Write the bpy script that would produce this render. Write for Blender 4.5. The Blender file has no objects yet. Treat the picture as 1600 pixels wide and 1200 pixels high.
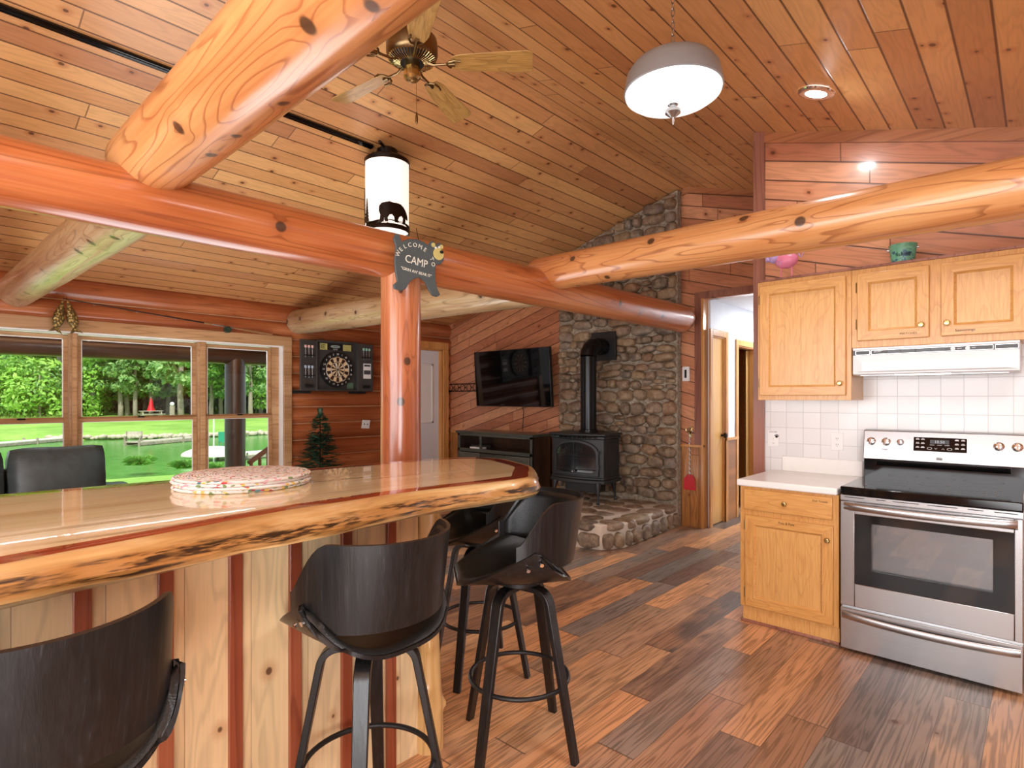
import bpy, bmesh, math, random
from mathutils import Vector, Matrix, noise
R = math.radians
PI = math.pi
random.seed(7)
scene = bpy.context.scene
COL = scene.collection

# ------------------------------------------------------------------ colour
def lin(c):
    c = c / 255.0
    return c / 12.92 if c <= 0.04045 else ((c + 0.055) / 1.055) ** 2.4
def rgb(r, g, b):
    if r > g > b and r - b > 34:          # wood tones a little less saturated
        m = (r + g + b) / 3 + 6; k = .93
        r, g, b = m + (r - m) * k, m + (g - m) * k + 4, m + (b - m) * k
    return (lin(r), lin(g), lin(b), 1.0)

# ------------------------------------------------------------------ node helper
class S:
    """a socket (or number) with arithmetic"""
    def __init__(s, nt, v): s.nt, s.v = nt, v
    def _m(s, op, *o, clamp=False):
        n = s.nt.nodes.new('ShaderNodeMath'); n.operation = op; n.use_clamp = clamp
        for i, a in enumerate((s,) + o):
            v = a.v if isinstance(a, S) else a
            if isinstance(v, (int, float)): n.inputs[i].default_value = v
            else: s.nt.links.new(v, n.inputs[i])
        return S(s.nt, n.outputs[0])
    def __add__(s, o): return s._m('ADD', o)
    __radd__ = __add__
    def __sub__(s, o): return s._m('SUBTRACT', o)
    def __rsub__(s, o): return (s * -1.0) + o
    def __mul__(s, o): return s._m('MULTIPLY', o)
    __rmul__ = __mul__
    def __truediv__(s, o): return s._m('DIVIDE', o)
    def floor(s): return s._m('FLOOR')
    def fract(s): return s._m('FRACT')
    def abs(s): return s._m('ABSOLUTE')
    def sin(s): return s._m('SINE')
    def pow(s, o): return s._m('POWER', o)
    def min(s, o): return s._m('MINIMUM', o)
    def max(s, o): return s._m('MAXIMUM', o)
    def lt(s, o): return s._m('LESS_THAN', o)
    def gt(s, o): return s._m('GREATER_THAN', o)
    def atan2(s, o): return s._m('ARCTAN2', o)
    def clamp(s): return s._m('ADD', 0.0, clamp=True)
    def smooth(s, a, b, lo=0.0, hi=1.0):
        n = s.nt.nodes.new('ShaderNodeMapRange'); n.interpolation_type = 'SMOOTHSTEP'
        s.nt.links.new(s.v, n.inputs['Value'])
        n.inputs['From Min'].default_value = a; n.inputs['From Max'].default_value = b
        n.inputs['To Min'].default_value = lo; n.inputs['To Max'].default_value = hi
        return S(s.nt, n.outputs[0])

class Mat:
    def __init__(s, name, rough=0.5, metal=0.0, spec=0.5, coat=0.0, coat_rough=0.05):
        m = bpy.data.materials.new(name); m.use_nodes = True
        s.m, s.nt = m, m.node_tree
        s.b = s.nt.nodes['Principled BSDF']
        s.b.inputs['Roughness'].default_value = rough
        s.b.inputs['Metallic'].default_value = metal
        s.b.inputs['Specular IOR Level'].default_value = spec
        if coat:
            s.b.inputs['Coat Weight'].default_value = coat
            s.b.inputs['Coat Roughness'].default_value = coat_rough
    def coords(s, kind='Object'):
        tc = s.nt.nodes.new('ShaderNodeTexCoord')
        sp = s.nt.nodes.new('ShaderNodeSeparateXYZ')
        s.nt.links.new(tc.outputs[kind], sp.inputs[0])
        return [S(s.nt, sp.outputs[i]) for i in range(3)]
    def vec(s, x, y, z):
        n = s.nt.nodes.new('ShaderNodeCombineXYZ')
        for i, a in enumerate((x, y, z)):
            v = a.v if isinstance(a, S) else a
            if isinstance(v, (int, float)): n.inputs[i].default_value = v
            else: s.nt.links.new(v, n.inputs[i])
        return n.outputs[0]
    def noise(s, v, scale=1.0, detail=2.0, rough=0.5, dist=0.0):
        n = s.nt.nodes.new('ShaderNodeTexNoise')
        s.nt.links.new(v, n.inputs['Vector'])
        n.inputs['Scale'].default_value = scale; n.inputs['Detail'].default_value = detail
        n.inputs['Roughness'].default_value = rough; n.inputs['Distortion'].default_value = dist
        return S(s.nt, n.outputs[0])
    def voronoi(s, v, scale=1.0, rnd=1.0, flat=False):
        n = s.nt.nodes.new('ShaderNodeTexVoronoi')
        if flat: n.voronoi_dimensions = '2D'
        s.nt.links.new(v, n.inputs['Vector']); n.inputs['Scale'].default_value = scale
        n.inputs['Randomness'].default_value = rnd
        sp = s.nt.nodes.new('ShaderNodeSeparateColor'); s.nt.links.new(n.outputs['Color'], sp.inputs[0])
        return S(s.nt, n.outputs['Distance']), S(s.nt, sp.outputs[0]), S(s.nt, sp.outputs[1])
    def white(s, v):
        n = s.nt.nodes.new('ShaderNodeTexWhiteNoise'); n.noise_dimensions = '3D'
        s.nt.links.new(v, n.inputs['Vector'])
        return S(s.nt, n.outputs['Value'])
    def ramp(s, f, stops, constant=False):
        n = s.nt.nodes.new('ShaderNodeValToRGB')
        if constant: n.color_ramp.interpolation = 'CONSTANT'
        e = n.color_ramp.elements
        while len(e) < len(stops): e.new(0.5)
        for i, (p, c) in enumerate(stops):
            e[i].position = p; e[i].color = c
        s.nt.links.new(f.v, n.inputs[0])
        return n.outputs[0]
    def mix(s, f, a, b, mode='MIX'):
        n = s.nt.nodes.new('ShaderNodeMix'); n.data_type = 'RGBA'; n.blend_type = mode
        for i, v in ((0, f), (6, a), (7, b)):
            v = v.v if isinstance(v, S) else v
            if isinstance(v, (int, float)): n.inputs[i].default_value = v
            elif isinstance(v, tuple): n.inputs[i].default_value = v
            else: s.nt.links.new(v, n.inputs[i])
        return n.outputs[2]
    def color(s, c):
        if isinstance(c, tuple): s.b.inputs['Base Color'].default_value = c
        else: s.nt.links.new(c, s.b.inputs['Base Color'])
    def rough(s, r): s.nt.links.new(r.v, s.b.inputs['Roughness'])
    def bump(s, h, strength=0.3, dist=0.01):
        n = s.nt.nodes.new('ShaderNodeBump')
        n.inputs['Strength'].default_value = strength; n.inputs['Distance'].default_value = dist
        s.nt.links.new(h.v, n.inputs['Height']); s.nt.links.new(n.outputs[0], s.b.inputs['Normal'])
    def emit(s, c, k):
        if isinstance(c, tuple): s.b.inputs['Emission Color'].default_value = c
        else: s.nt.links.new(c, s.b.inputs['Emission Color'])
        s.b.inputs['Emission Strength'].default_value = k

def plain(name, c, rough=0.5, metal=0.0, var=0.06, **k):
    """slightly mottled colour (procedural)"""
    M = Mat(name, rough, metal, **k)
    x, y, z = M.coords()
    n = M.noise(M.vec(x, y, z), 9.0, 3.0)
    lo = tuple(max(0, a * (1 - var)) for a in c[:3]) + (1,)
    hi = tuple(min(1, a * (1 + var)) for a in c[:3]) + (1,)
    M.color(M.ramp(n, [(0.3, lo), (0.7, hi)]))
    return M.m

def grain_cols(M, u, v, seed, dark, light, scale=1.0, figure=0.5):
    """wood figure: u along the grain, v across"""
    n0 = M.noise(M.vec(u * 0.9, v * 6.0, seed), scale, 2.0, 0.5)
    rings = ((n0 * 9.0 + v * 3.0).fract() - 0.5).abs() * 2.0
    fine = M.noise(M.vec(u * 3.0, v * 90.0, seed), scale, 3.0, 0.6)
    g = rings.smooth(0.0, 0.9) * figure + fine * (1.0 - figure)
    return M.ramp(g, [(0.15, dark), (0.75, light)]), g

def planks(name, u_ax, v_ax, width, length, palette, groove, rough=0.3, knots=0.6, third=None,
           gloss=0.25, expr=None, mottle=0.0, fr=7.0, rn=11.0, groove_w=0.02, figure=0.35, contrast=0.25, bump=0.25):
    """boards running along u, stacked along v"""
    M = Mat(name, rough, coat=gloss, coat_rough=0.12)
    c = M.coords()
    if expr: u, v = expr(M, c)
    else: u, v = c[u_ax], c[v_ax]
    r = v / width
    row = r.floor()
    off = M.white(M.vec(row, 3.1, 7.7))
    uu = u / length + off * 5.0
    cell = uu.floor()
    rnd = M.white(M.vec(row, cell, 1.3))
    rnd2 = M.white(M.vec(row, cell, 9.3))
    base = M.ramp(rnd, palette)
    seed = rnd * 40.0 + row
    if mottle:
        mo = M.noise(M.vec(u * 2.2 + seed, v * 5.0, seed), 1.0, 3.0, 0.6)
        base = M.mix(mo.smooth(.42, .66, 0.0, mottle), base, M.ramp(rnd2, palette))
    n0 = M.noise(M.vec(u * 1.1 + seed, v * fr, seed), 1.0, 2.5, 0.5, 0.3)
    rings = ((n0 * rn).fract() - 0.5).abs() * 2.0
    fine = M.noise(M.vec(u * 4.0, v * 110.0, seed), 1.0, 3.0, 0.65)
    g = rings.smooth(0.05, 0.75) * figure + fine * (1.0 - figure)
    shade = M.ramp(g, [(0.2, (1 - contrast * 1.6,) * 3 + (1,)), (0.7, (1.0, 1.0, 1.0, 1))])
    col = M.mix(1.0, base, shade, 'MULTIPLY')
    if knots > 0:
        kv = M.vec(u * 6.0 + seed * 2.0, v * 7.3 + seed * 3.0, seed)
        d, k1, k2 = M.voronoi(kv, 1.0, flat=True)
        sz = k2 * .06 + .035
        kn = (d - sz).smooth(-.02, 0.02, 1.0, 0.0) * k1.lt(knots)
        halo = (d - sz).smooth(0.0, 0.22, 0.4, 0.0) * k1.lt(knots)
        col = M.mix(halo, col, M.mix(1.0, base, rgb(190, 120, 80), 'MULTIPLY'))
        col = M.mix(kn * 0.85, col, rgb(84, 42, 24))
    fr = r.fract()
    ed = (fr - 0.5).abs()
    gl = ed.smooth(0.5 - groove_w * 1.6, 0.5 - groove_w * 0.4)
    fe = (uu.fract() - 0.5).abs()
    ge = fe.smooth(0.5 - 0.0035 / length * 1.5, 0.5 - 0.0035 / length * 0.5)
    gg = gl.max(ge * 0.8)
    col = M.mix(gg * 0.92, col, groove)
    M.color(col)
    M.bump((1.0 - gg) + g * 0.05, bump, 0.006)
    return M

def logmat(name, lo, mid, hi, line, rough=0.28, gloss=0.4, rings=9.0, knots=0.45, streak=None, ax=2, axis_scale=0.30, knot_r=.14, lines=.5):
    """peeled, varnished log: long axis is local axis 'ax'"""
    M = Mat(name, rough, coat=gloss, coat_rough=0.15)
    c = M.coords()
    oi = M.nt.nodes.new('ShaderNodeObjectInfo')
    rn = S(M.nt, oi.outputs['Random']) * 37.0
    a = c[ax]; p, q = [c[i] for i in range(3) if i != ax]
    d, k1, k2 = M.voronoi(M.vec(p.atan2(q) * (knot_r * 3.6) + rn, a * 3.6 + rn, 0.0), 1.0, flat=True)
    onk = k1.lt(knots if knots > .15 else -1.0)
    dent = d.smooth(0.0, 0.34, 0.6, 0.0) * onk
    n0 = M.noise(M.vec(p * 9.0, q * 9.0, a * axis_scale * 1.6 + rn), 1.0, 1.5, 0.4, 0.1)
    ring = ((n0 * rings + dent * 1.2).fract())
    ln = ring.smooth(0.0, 0.22, 1.0, 0.0).max(ring.smooth(0.93, 1.0, 0.0, 1.0))
    fine = M.noise(M.vec(p * 60.0, q * 60.0, a * 1.5 + rn), 1.0, 2.0, 0.6)
    big = M.noise(M.vec(p * 4.0, q * 4.0, a * 0.9 + rn), 1.0, 2.0)
    col = M.ramp(big * 0.7 + fine * 0.3, [(0.34, lo), (0.5, mid), (0.66, hi)])
    col = M.mix(ln * lines, col, line)
    kn = (d - k2 * .05).smooth(0.03, 0.07, 1.0, 0.0) * onk
    col = M.mix(dent * 0.45, col, line)
    col = M.mix(kn * 0.9, col, rgb(60, 34, 24))
    M.color(col)
    M.bump(n0 * 0.6 + fine * 0.12 + dent * 0.3, 0.2, 0.02)
    return M.m

# ------------------------------------------------------------------ object helpers
def mark(o, label=None, cat=None, group=None, kind=None):
    if label: o['label'] = label
    if cat: o['category'] = cat
    if group: o['group'] = group
    if kind: o['kind'] = kind
    return o

def empty(name, label, cat, loc=(0, 0, 0), rz=0.0, group=None):
    o = bpy.data.objects.new(name, None); COL.objects.link(o)
    o.location = loc; o.rotation_euler = (0, 0, rz); o.empty_display_size = 0.1
    return mark(o, label, cat, group)

def obj(name, bm, mats, parent=None, smooth=False, bevel=0.0, label=None, seg=2, loc=None, rot=None, subsurf=0, angle=35):
    me = bpy.data.meshes.new(name)
    bmesh.ops.recalc_face_normals(bm, faces=bm.faces)
    bm.to_mesh(me); bm.free()
    if not isinstance(mats, (list, tuple)): mats = [mats]
    for m in mats: me.materials.append(m.m if isinstance(m, Mat) else m)
    o = bpy.data.objects.new(name, me); COL.objects.link(o)
    if parent: o.parent = parent
    if loc: o.location = loc
    if rot: o.rotation_euler = rot
    if smooth or bevel:
        for p in me.polygons: p.use_smooth = True
        me.set_sharp_from_angle(angle=R(angle if not bevel else 180 if smooth else 40))
    if bevel:
        b = o.modifiers.new('bevel', 'BEVEL'); b.width = bevel; b.segments = seg
        b.limit_method = 'ANGLE'; b.angle_limit = R(35); b.harden_normals = False
        for p in me.polygons: p.use_smooth = True
        me.set_sharp_from_angle(angle=R(50))
    if subsurf:
        s = o.modifiers.new('sub', 'SUBSURF'); s.levels = s.render_levels = subsurf
    if label: o['label'] = label
    return o

def B(): return bmesh.new()
def box(bm, x0, x1, y0, y1, z0, z1, mi=0):
    vs = [bm.verts.new((x, y, z)) for x in (x0, x1) for y in (y0, y1) for z in (z0, z1)]
    fs = []
    for q in ((0, 1, 3, 2), (4, 6, 7, 5), (0, 4, 5, 1), (2, 3, 7, 6), (0, 2, 6, 4), (1, 5, 7, 3)):
        f = bm.faces.new([vs[i] for i in q]); f.material_index = mi; fs.append(f)
    return vs
def boxb(x0, x1, y0, y1, z0, z1):
    bm = B(); box(bm, x0, x1, y0, y1, z0, z1); return bm
def prism(bm, pts, axis, a, b, mi=0):
    """2D polygon extruded along axis from a to b"""
    def P(p, t):
        if axis == 'x': return (t, p[0], p[1])
        if axis == 'y': return (p[0], t, p[1])
        return (p[0], p[1], t)
    v0 = [bm.verts.new(P(p, a)) for p in pts]; v1 = [bm.verts.new(P(p, b)) for p in pts]
    n = len(pts)
    for fset in ([list(reversed(v0))], [v1]):
        f = bm.faces.new(fset[0]); f.material_index = mi
    for i in range(n):
        f = bm.faces.new((v0[i], v0[(i + 1) % n], v1[(i + 1) % n], v1[i])); f.material_index = mi
def frame_basis(t):
    t = t.normalized()
    u = Vector((0, 0, 1)) if abs(t.z) < 0.95 else Vector((1, 0, 0))
    a = t.cross(u).normalized(); b = t.cross(a).normalized()
    return a, b
def tube(bm, pts, r, seg=10, closed=False, caps=True, mi=0):
    pts = [Vector(p) for p in pts]; n = len(pts)
    rs = r if isinstance(r, (list, tuple)) else [r] * n
    rings = []; a = None
    for i, p in enumerate(pts):
        if closed: t = (pts[(i + 1) % n] - pts[i - 1])
        else: t = (pts[min(i + 1, n - 1)] - pts[max(i - 1, 0)])
        t.normalize()
        if a is None: a, b = frame_basis(t)
        else:
            a = (a - t * a.dot(t)).normalized(); b = t.cross(a).normalized()
        rings.append([bm.verts.new(p + (a * math.cos(2 * PI * k / seg) + b * math.sin(2 * PI * k / seg)) * rs[i]) for k in range(seg)])
    m = n if closed else n - 1
    for i in range(m):
        r0, r1 = rings[i], rings[(i + 1) % n]
        for k in range(seg):
            f = bm.faces.new((r0[k], r0[(k + 1) % seg], r1[(k + 1) % seg], r1[k])); f.material_index = mi
    if caps and not closed:
        bm.faces.new(rings[0]).material_index = mi; bm.faces.new(list(reversed(rings[-1]))).material_index = mi
def lathe(bm, prof, seg=32, mi=0, c=(0, 0, 0), axis='z', a0=0.0, a1=2 * PI, cap=False):
    """profile [(r,h)] revolved"""
    full = abs(a1 - a0 - 2 * PI) < 1e-6
    rings = []
    for r, h in prof:
        row = []
        for k in range(seg + (0 if full else 1)):
            t = a0 + (a1 - a0) * k / seg
            x, y = r * math.cos(t), r * math.sin(t)
            p = (x, y, h) if axis == 'z' else ((h, x, y) if axis == 'x' else (x, h, y))
            row.append(bm.verts.new((p[0] + c[0], p[1] + c[1], p[2] + c[2])))
        rings.append(row)
    for i in range(len(prof) - 1):
        for k in range(seg):
            j = (k + 1) % seg if full else k + 1
            f = bm.faces.new((rings[i][k], rings[i][j], rings[i + 1][j], rings[i + 1][k])); f.material_index = mi
    if full and cap:
        for row, rv in ((rings[0], True), (rings[-1], False)):
            if (row[0].co - row[len(row) // 2].co).length > 1e-5:
                bm.faces.new(list(reversed(row)) if rv else row).material_index = mi
    bmesh.ops.remove_doubles(bm, verts=[v for r_ in (rings[0], rings[-1]) for v in r_], dist=1e-6)
def cyl(bm, p, q, r, seg=20, mi=0):
    tube(bm, [p, q], r, seg, mi=mi)
def grid(bm, fn, nu, nv, mi=0, closed_u=False):
    vs = [[bm.verts.new(fn(i / nu, j / nv)) for j in range(nv + 1)] for i in range(nu + (0 if closed_u else 1))]
    for i in range(nu):
        for j in range(nv):
            a, b = vs[i], vs[(i + 1) % len(vs)]
            bm.faces.new((a[j], b[j], b[j + 1], a[j + 1])).material_index = mi
    return vs
def sheet(bm, fn, nu, nv, th, mi=0, mi_edge=None):
    """a thin curved shell of thickness th offset along its normals"""
    e = 1e-3
    P = [[Vector(fn(i / nu, j / nv)) for j in range(nv + 1)] for i in range(nu + 1)]
    def nrm(i, j):
        a = P[min(i + 1, nu)][j] - P[max(i - 1, 0)][j]
        b = P[i][min(j + 1, nv)] - P[i][max(j - 1, 0)]
        n = a.cross(b)
        return n.normalized() if n.length > 1e-9 else Vector((0, 0, 1))
    A = [[bm.verts.new(P[i][j]) for j in range(nv + 1)] for i in range(nu + 1)]
    C = [[bm.verts.new(P[i][j] + nrm(i, j) * th) for j in range(nv + 1)] for i in range(nu + 1)]
    for i in range(nu):
        for j in range(nv):
            bm.faces.new((A[i][j], A[i][j + 1], A[i + 1][j + 1], A[i + 1][j])).material_index = mi
            bm.faces.new((C[i][j], C[i + 1][j], C[i + 1][j + 1], C[i][j + 1])).material_index = mi
    me_ = mi if mi_edge is None else mi_edge
    for i in range(nu):
        bm.faces.new((A[i][0], A[i + 1][0], C[i + 1][0], C[i][0])).material_index = me_
        bm.faces.new((A[i + 1][nv], A[i][nv], C[i][nv], C[i + 1][nv])).material_index = me_
    for j in range(nv):
        bm.faces.new((A[0][j + 1], A[0][j], C[0][j], C[0][j + 1])).material_index = me_
        bm.faces.new((A[nu][j], A[nu][j + 1], C[nu][j + 1], C[nu][j])).material_index = me_
def blob(bm, c, s, mi=0, sub=2, e=1.0, nz=0.0, seed=0.0, rot=None, flat=None):
    """noisy rounded boulder; e<1 boxier"""
    r = bmesh.ops.create_icosphere(bm, subdivisions=sub, radius=1.0)
    for v in r['verts']:
        p = v.co.copy()
        if e != 1.0:
            p = Vector([math.copysign(abs(a) ** e, a) for a in p])
            m = max(abs(a) for a in p)
        q = p * 1.3 + Vector((seed, seed * 1.7, seed * 0.3))
        k = 1.0 + nz * noise.noise(q) + nz * 0.5 * noise.noise(q * 2.7)
        p = Vector((p.x * s[0], p.y * s[1], p.z * s[2])) * k
        if rot is not None: p = rot @ p
        v.co = p + Vector(c)
    for f in {f for v in r['verts'] for f in v.link_faces}: f.material_index = mi
    return r['verts']

def textmesh(name, s, size, mat, parent, loc, rot, extrude=0.0006, align='CENTER', bold=0.0, sx=1.0, label=None):
    cu = bpy.data.curves.new(name, 'FONT'); cu.body = s; cu.size = size; cu.extrude = extrude
    cu.align_x = align; cu.align_y = 'CENTER'; cu.resolution_u = 2; cu.offset = bold
    t = bpy.data.objects.new(name + '_tmp', cu); COL.objects.link(t)
    dg = bpy.context.evaluated_depsgraph_get()
    me = bpy.data.meshes.new_from_object(t.evaluated_get(dg)); me.name = name
    bpy.data.objects.remove(t)
    me.materials.clear(); me.materials.append(mat)
    o = bpy.data.objects.new(name, me); COL.objects.link(o)
    o.parent = parent; o.location = loc; o.rotation_euler = rot; o.scale = (sx, 1, 1)
    if label: o['label'] = label
    return o
def join(objs, name, parent=None):
    """merge several mesh objects (world/parent space) into the first"""
    bm = B()
    for o in objs:
        me = o.data.copy()
        mw = Matrix.LocRotScale(o.location, o.rotation_euler, o.scale)
        me.transform(mw); bm.from_mesh(me)
    mat = objs[0].data.materials[0]
    par = objs[0].parent
    for o in objs: bpy.data.objects.remove(o)
    return obj(name, bm, mat, parent if parent else par)
def copy_tree(o, parent=None):
    c = o.copy(); COL.objects.link(c); c.parent = parent
    for ch in list(o.children): copy_tree(ch, c)
    return c
def struct(name, bm, mats, **k):
    o = obj(name, bm, mats, **k); o['kind'] = 'structure'; return o
# ------------------------------------------------------------------ materials
RIDGE_Y, RIDGE_Z, SLOPE = 2.83, 3.705, 0.294
def ceil_z(y): return RIDGE_Z - SLOPE * abs(y - RIDGE_Y)
m_ceil = planks('pine_ceiling_boards', 0, 1, 0.137, 2.6,
    [(0.0, rgb(190, 122, 78)), (0.25, rgb(220, 154, 94)), (0.5, rgb(212, 144, 92)), (0.75, rgb(234, 172, 108)), (1.0, rgb(204, 134, 86))],
    rgb(88, 44, 22), rough=0.38, knots=0.27, gloss=0.15, groove_w=0.035, figure=0.25, contrast=0.12)
def rake(M, c):
    u = c[1]; v = c[2] + (c[1] - 3.02).abs() * SLOPE
    return u, v
m_rake = planks('knotty_wall_boards', 1, 2, 0.137, 1.7,
    [(0.0, rgb(182, 108, 78)), (0.4, rgb(206, 130, 94)), (0.75, rgb(222, 152, 112)), (1.0, rgb(194, 118, 86))],
    rgb(70, 32, 20), rough=0.34, knots=0.10, gloss=0.35, expr=rake, groove_w=0.035, figure=0.35, contrast=0.16)
m_wains = planks('wainscot_boards', 2, 1, 0.10, 3.0,
    [(0.0, rgb(178, 108, 56)), (0.5, rgb(202, 132, 72)), (1.0, rgb(188, 118, 62))],
    rgb(96, 52, 26), rough=0.35, knots=0.35, gloss=0.2, groove_w=0.03)
m_floor = planks('vinyl_plank_floor', 0, 1, 0.165, 1.22,
    [(0.0, rgb(116, 94, 84)), (0.12, rgb(140, 136, 128)), (0.28, rgb(178, 124, 96)), (0.34, rgb(240, 172, 120)), (0.44, rgb(232, 160, 110)), (0.50, rgb(118, 108, 102)),
     (0.60, rgb(244, 184, 134)), (0.70, rgb(160, 112, 88)), (0.86, rgb(98, 88, 84)), (0.93, rgb(150, 140, 130)), (1.0, rgb(234, 166, 118))],
    rgb(84, 62, 52), rough=0.36, knots=0.05, gloss=0.08, groove_w=0.006, figure=0.45, contrast=0.32, bump=0.1, mottle=.38, fr=24.0, rn=7.0)
m_tile = None
def make_tile():
    M = Mat('square_wall_tile', 0.16)
    x, y, z = M.coords()
    fy = ((y / 0.1085).fract() - 0.5).abs(); fz = ((z / 0.1085).fract() - 0.5).abs()
    g = fy.max(fz).smooth(0.478, 0.492)
    n = M.white(M.vec((y / 0.1085).floor(), (z / 0.1085).floor(), 1.0))
    M.color(M.mix(g, M.ramp(n, [(0, rgb(222, 222, 221)), (1, rgb(230, 230, 229))]), rgb(196, 196, 196)))
    M.bump(1.0 - g, 0.15, 0.003)
    return M.m
m_tile = make_tile()
m_log = logmat('varnished_log', rgb(160, 72, 34), rgb(188, 100, 54), rgb(208, 128, 78), rgb(118, 46, 22), rings=13, knots=0.26, axis_scale=0.12, gloss=0.55)
m_logpost = logmat('post_log', rgb(160, 80, 48), rgb(190, 106, 66), rgb(206, 132, 90), rgb(126, 58, 36), rings=10, knots=0.3, axis_scale=0.35, gloss=0.55)
m_logbig = logmat('peeled_log', rgb(188, 104, 56), rgb(206, 132, 78), rgb(218, 154, 98), rgb(138, 64, 34), lines=.62, rings=10, knots=0.5, axis_scale=0.6, gloss=0.5)
m_logpale = logmat('weathered_log', rgb(150, 106, 72), rgb(186, 150, 112), rgb(204, 178, 146), rgb(112, 74, 50), rings=12, knots=0.5, axis_scale=0.5, gloss=0.4)
m_logwall = logmat('wall_log', rgb(146, 68, 36), rgb(174, 90, 50), rgb(196, 116, 72), rgb(112, 46, 24), rings=12, knots=0, ax=0, axis_scale=0.2, gloss=0.3)
m_trim = logmat('trim_board', rgb(150, 84, 52), rgb(170, 102, 66), rgb(186, 120, 82), rgb(112, 58, 36), rings=6, knots=0.0, ax=1, gloss=0.2)
m_trimv = logmat('corner_board', rgb(128, 72, 60), rgb(150, 92, 78), rgb(168, 108, 92), rgb(98, 52, 42), rings=8, knots=0.0, ax=2, gloss=0.2)
m_wintrim = logmat('window_pine', rgb(166, 116, 76), rgb(186, 138, 96), rgb(202, 156, 114), rgb(134, 86, 54), rings=7, knots=0.1, ax=0, gloss=0.2)
m_doorcas = logmat('golden_casing', rgb(196, 124, 58), rgb(214, 144, 76), rgb(224, 160, 92), rgb(160, 92, 42), rings=6, knots=0.1, ax=2, gloss=0.3)
m_halldoor = logmat('birch_door', rgb(226, 162, 84), rgb(234, 174, 98), rgb(240, 186, 112), rgb(212, 142, 70), rings=5, knots=0.0, ax=2, gloss=0.3, axis_scale=0.2)
def oak(name, ax, lo, hi, dk):
    M = Mat(name, 0.32, coat=0.25, coat_rough=0.15)
    c = M.coords(); a = c[ax]; o = [c[i] for i in range(3) if i != ax]
    n0 = M.noise(M.vec(o[0] * 5.0, o[1] * 5.0, a * 1.1), 1.0, 2.0, 0.5, 0.2)
    ring = (n0 * 16.0).fract().smooth(0.0, 0.35, 1.0, 0.0)
    fine = M.noise(M.vec(o[0] * 140.0, o[1] * 140.0, a * 7.0), 1.0, 2.0, 0.6)
    col = M.ramp(fine, [(0.35, lo), (0.65, hi)])
    M.color(M.mix(ring * 0.28 + fine.smooth(0.6, 0.75) * 0.2, col, dk))
    return M.m
OA = (rgb(208, 142, 74), rgb(224, 162, 92), rgb(172, 102, 44))
m_oak = oak('honey_oak', 2, *OA)
m_oakh = oak('honey_oak_rail', 1, *OA)
OB = (rgb(212, 150, 84), rgb(226, 168, 100), rgb(184, 116, 56))
m_oakp = oak('honey_oak_panel', 2, *OB)
m_white = plain('white_paint', rgb(236, 236, 234), 0.5, var=0.02)
m_hallw = plain('hall_white_paint', rgb(226, 230, 236), 0.6, var=0.02)
m_laminate = plain('white_laminate', rgb(238, 237, 234), 0.25, var=0.02)
m_enamel = plain('white_enamel', rgb(232, 233, 234), 0.22, var=0.01)
m_plastic = plain('white_plastic', rgb(232, 232, 230), 0.35, var=0.01)
m_black = plain('black_gloss', rgb(10, 10, 11), 0.08, var=0.1)
m_blackm = plain('black_matte', rgb(20, 20, 21), 0.45, var=0.1)
m_dark = plain('dark_void', rgb(14, 12, 11), 0.8, var=0.1)
m_iron = plain('cast_iron', rgb(40, 43, 45), 0.42, 0.2, var=0.15)
m_pipe = plain('stove_pipe', rgb(30, 31, 33), 0.24, 0.6, var=0.1)
m_chrome = plain('chrome', rgb(226, 226, 226), 0.12, 1.0, var=0.02)
m_brass = plain('antique_brass', rgb(200, 168, 112), 0.25, 1.0, var=0.15)
m_brassd = plain('dark_brass', rgb(128, 100, 70), 0.3, 1.0, var=0.2)
m_nickel = plain('brushed_nickel', rgb(168, 170, 172), 0.3, 1.0, var=0.05)
m_shade = plain('grey_metal_shade', rgb(150, 153, 156), 0.4, .35, var=0.04)
m_bronze = plain('dark_bronze', rgb(44, 36, 32), 0.35, 0.8, var=0.1)
m_grey = plain('grey_plastic', rgb(70, 70, 72), 0.4, var=0.05)
m_red = plain('red_plastic', rgb(206, 20, 34), 0.35, var=0.1)
def steel():
    M = Mat('brushed_steel', 0.27, 1.0)
    x, y, z = M.coords()
    n = M.noise(M.vec(x * 2.0, y * 1.2, z * 140.0), 1.0, 2.0)
    M.color(M.ramp(n, [(0.3, rgb(178, 179, 180)), (0.7, rgb(182, 183, 184))]))
    return M.m
m_steel = steel()
def blackwood():
    M = Mat('black_stained_ash', 0.36, coat=0.15, coat_rough=0.25)
    x, y, z = M.coords()
    n = M.noise(M.vec(x * 70.0, y * 70.0, z * 3.0), 1.0, 3.0, 0.7, 0.3)
    M.color(M.ramp(n, [(0.42, rgb(12, 12, 13)), (0.62, rgb(24, 24, 25)), (0.78, rgb(52, 52, 54))]))
    M.bump(n, 0.35, 0.003)
    return M.m
m_bwood = blackwood()
def leather(name, c, r=0.36):
    M = Mat(name, r)
    x, y, z = M.coords()
    d, k, _ = M.voronoi(M.vec(x, y, z), 260.0)
    n = M.noise(M.vec(x, y, z), 14.0, 3.0)
    M.color(M.ramp(n, [(0.3, tuple(a * .8 for a in c[:3]) + (1,)), (0.7, tuple(min(1, a * 1.2) for a in c[:3]) + (1,))]))
    M.bump(d + n * 0.6, 0.12, 0.004)
    return M.m
m_leather = leather('black_leather', rgb(22, 23, 23), 0.34)
m_sofa = leather('slate_leather', rgb(66, 78, 80), 0.36)
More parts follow.
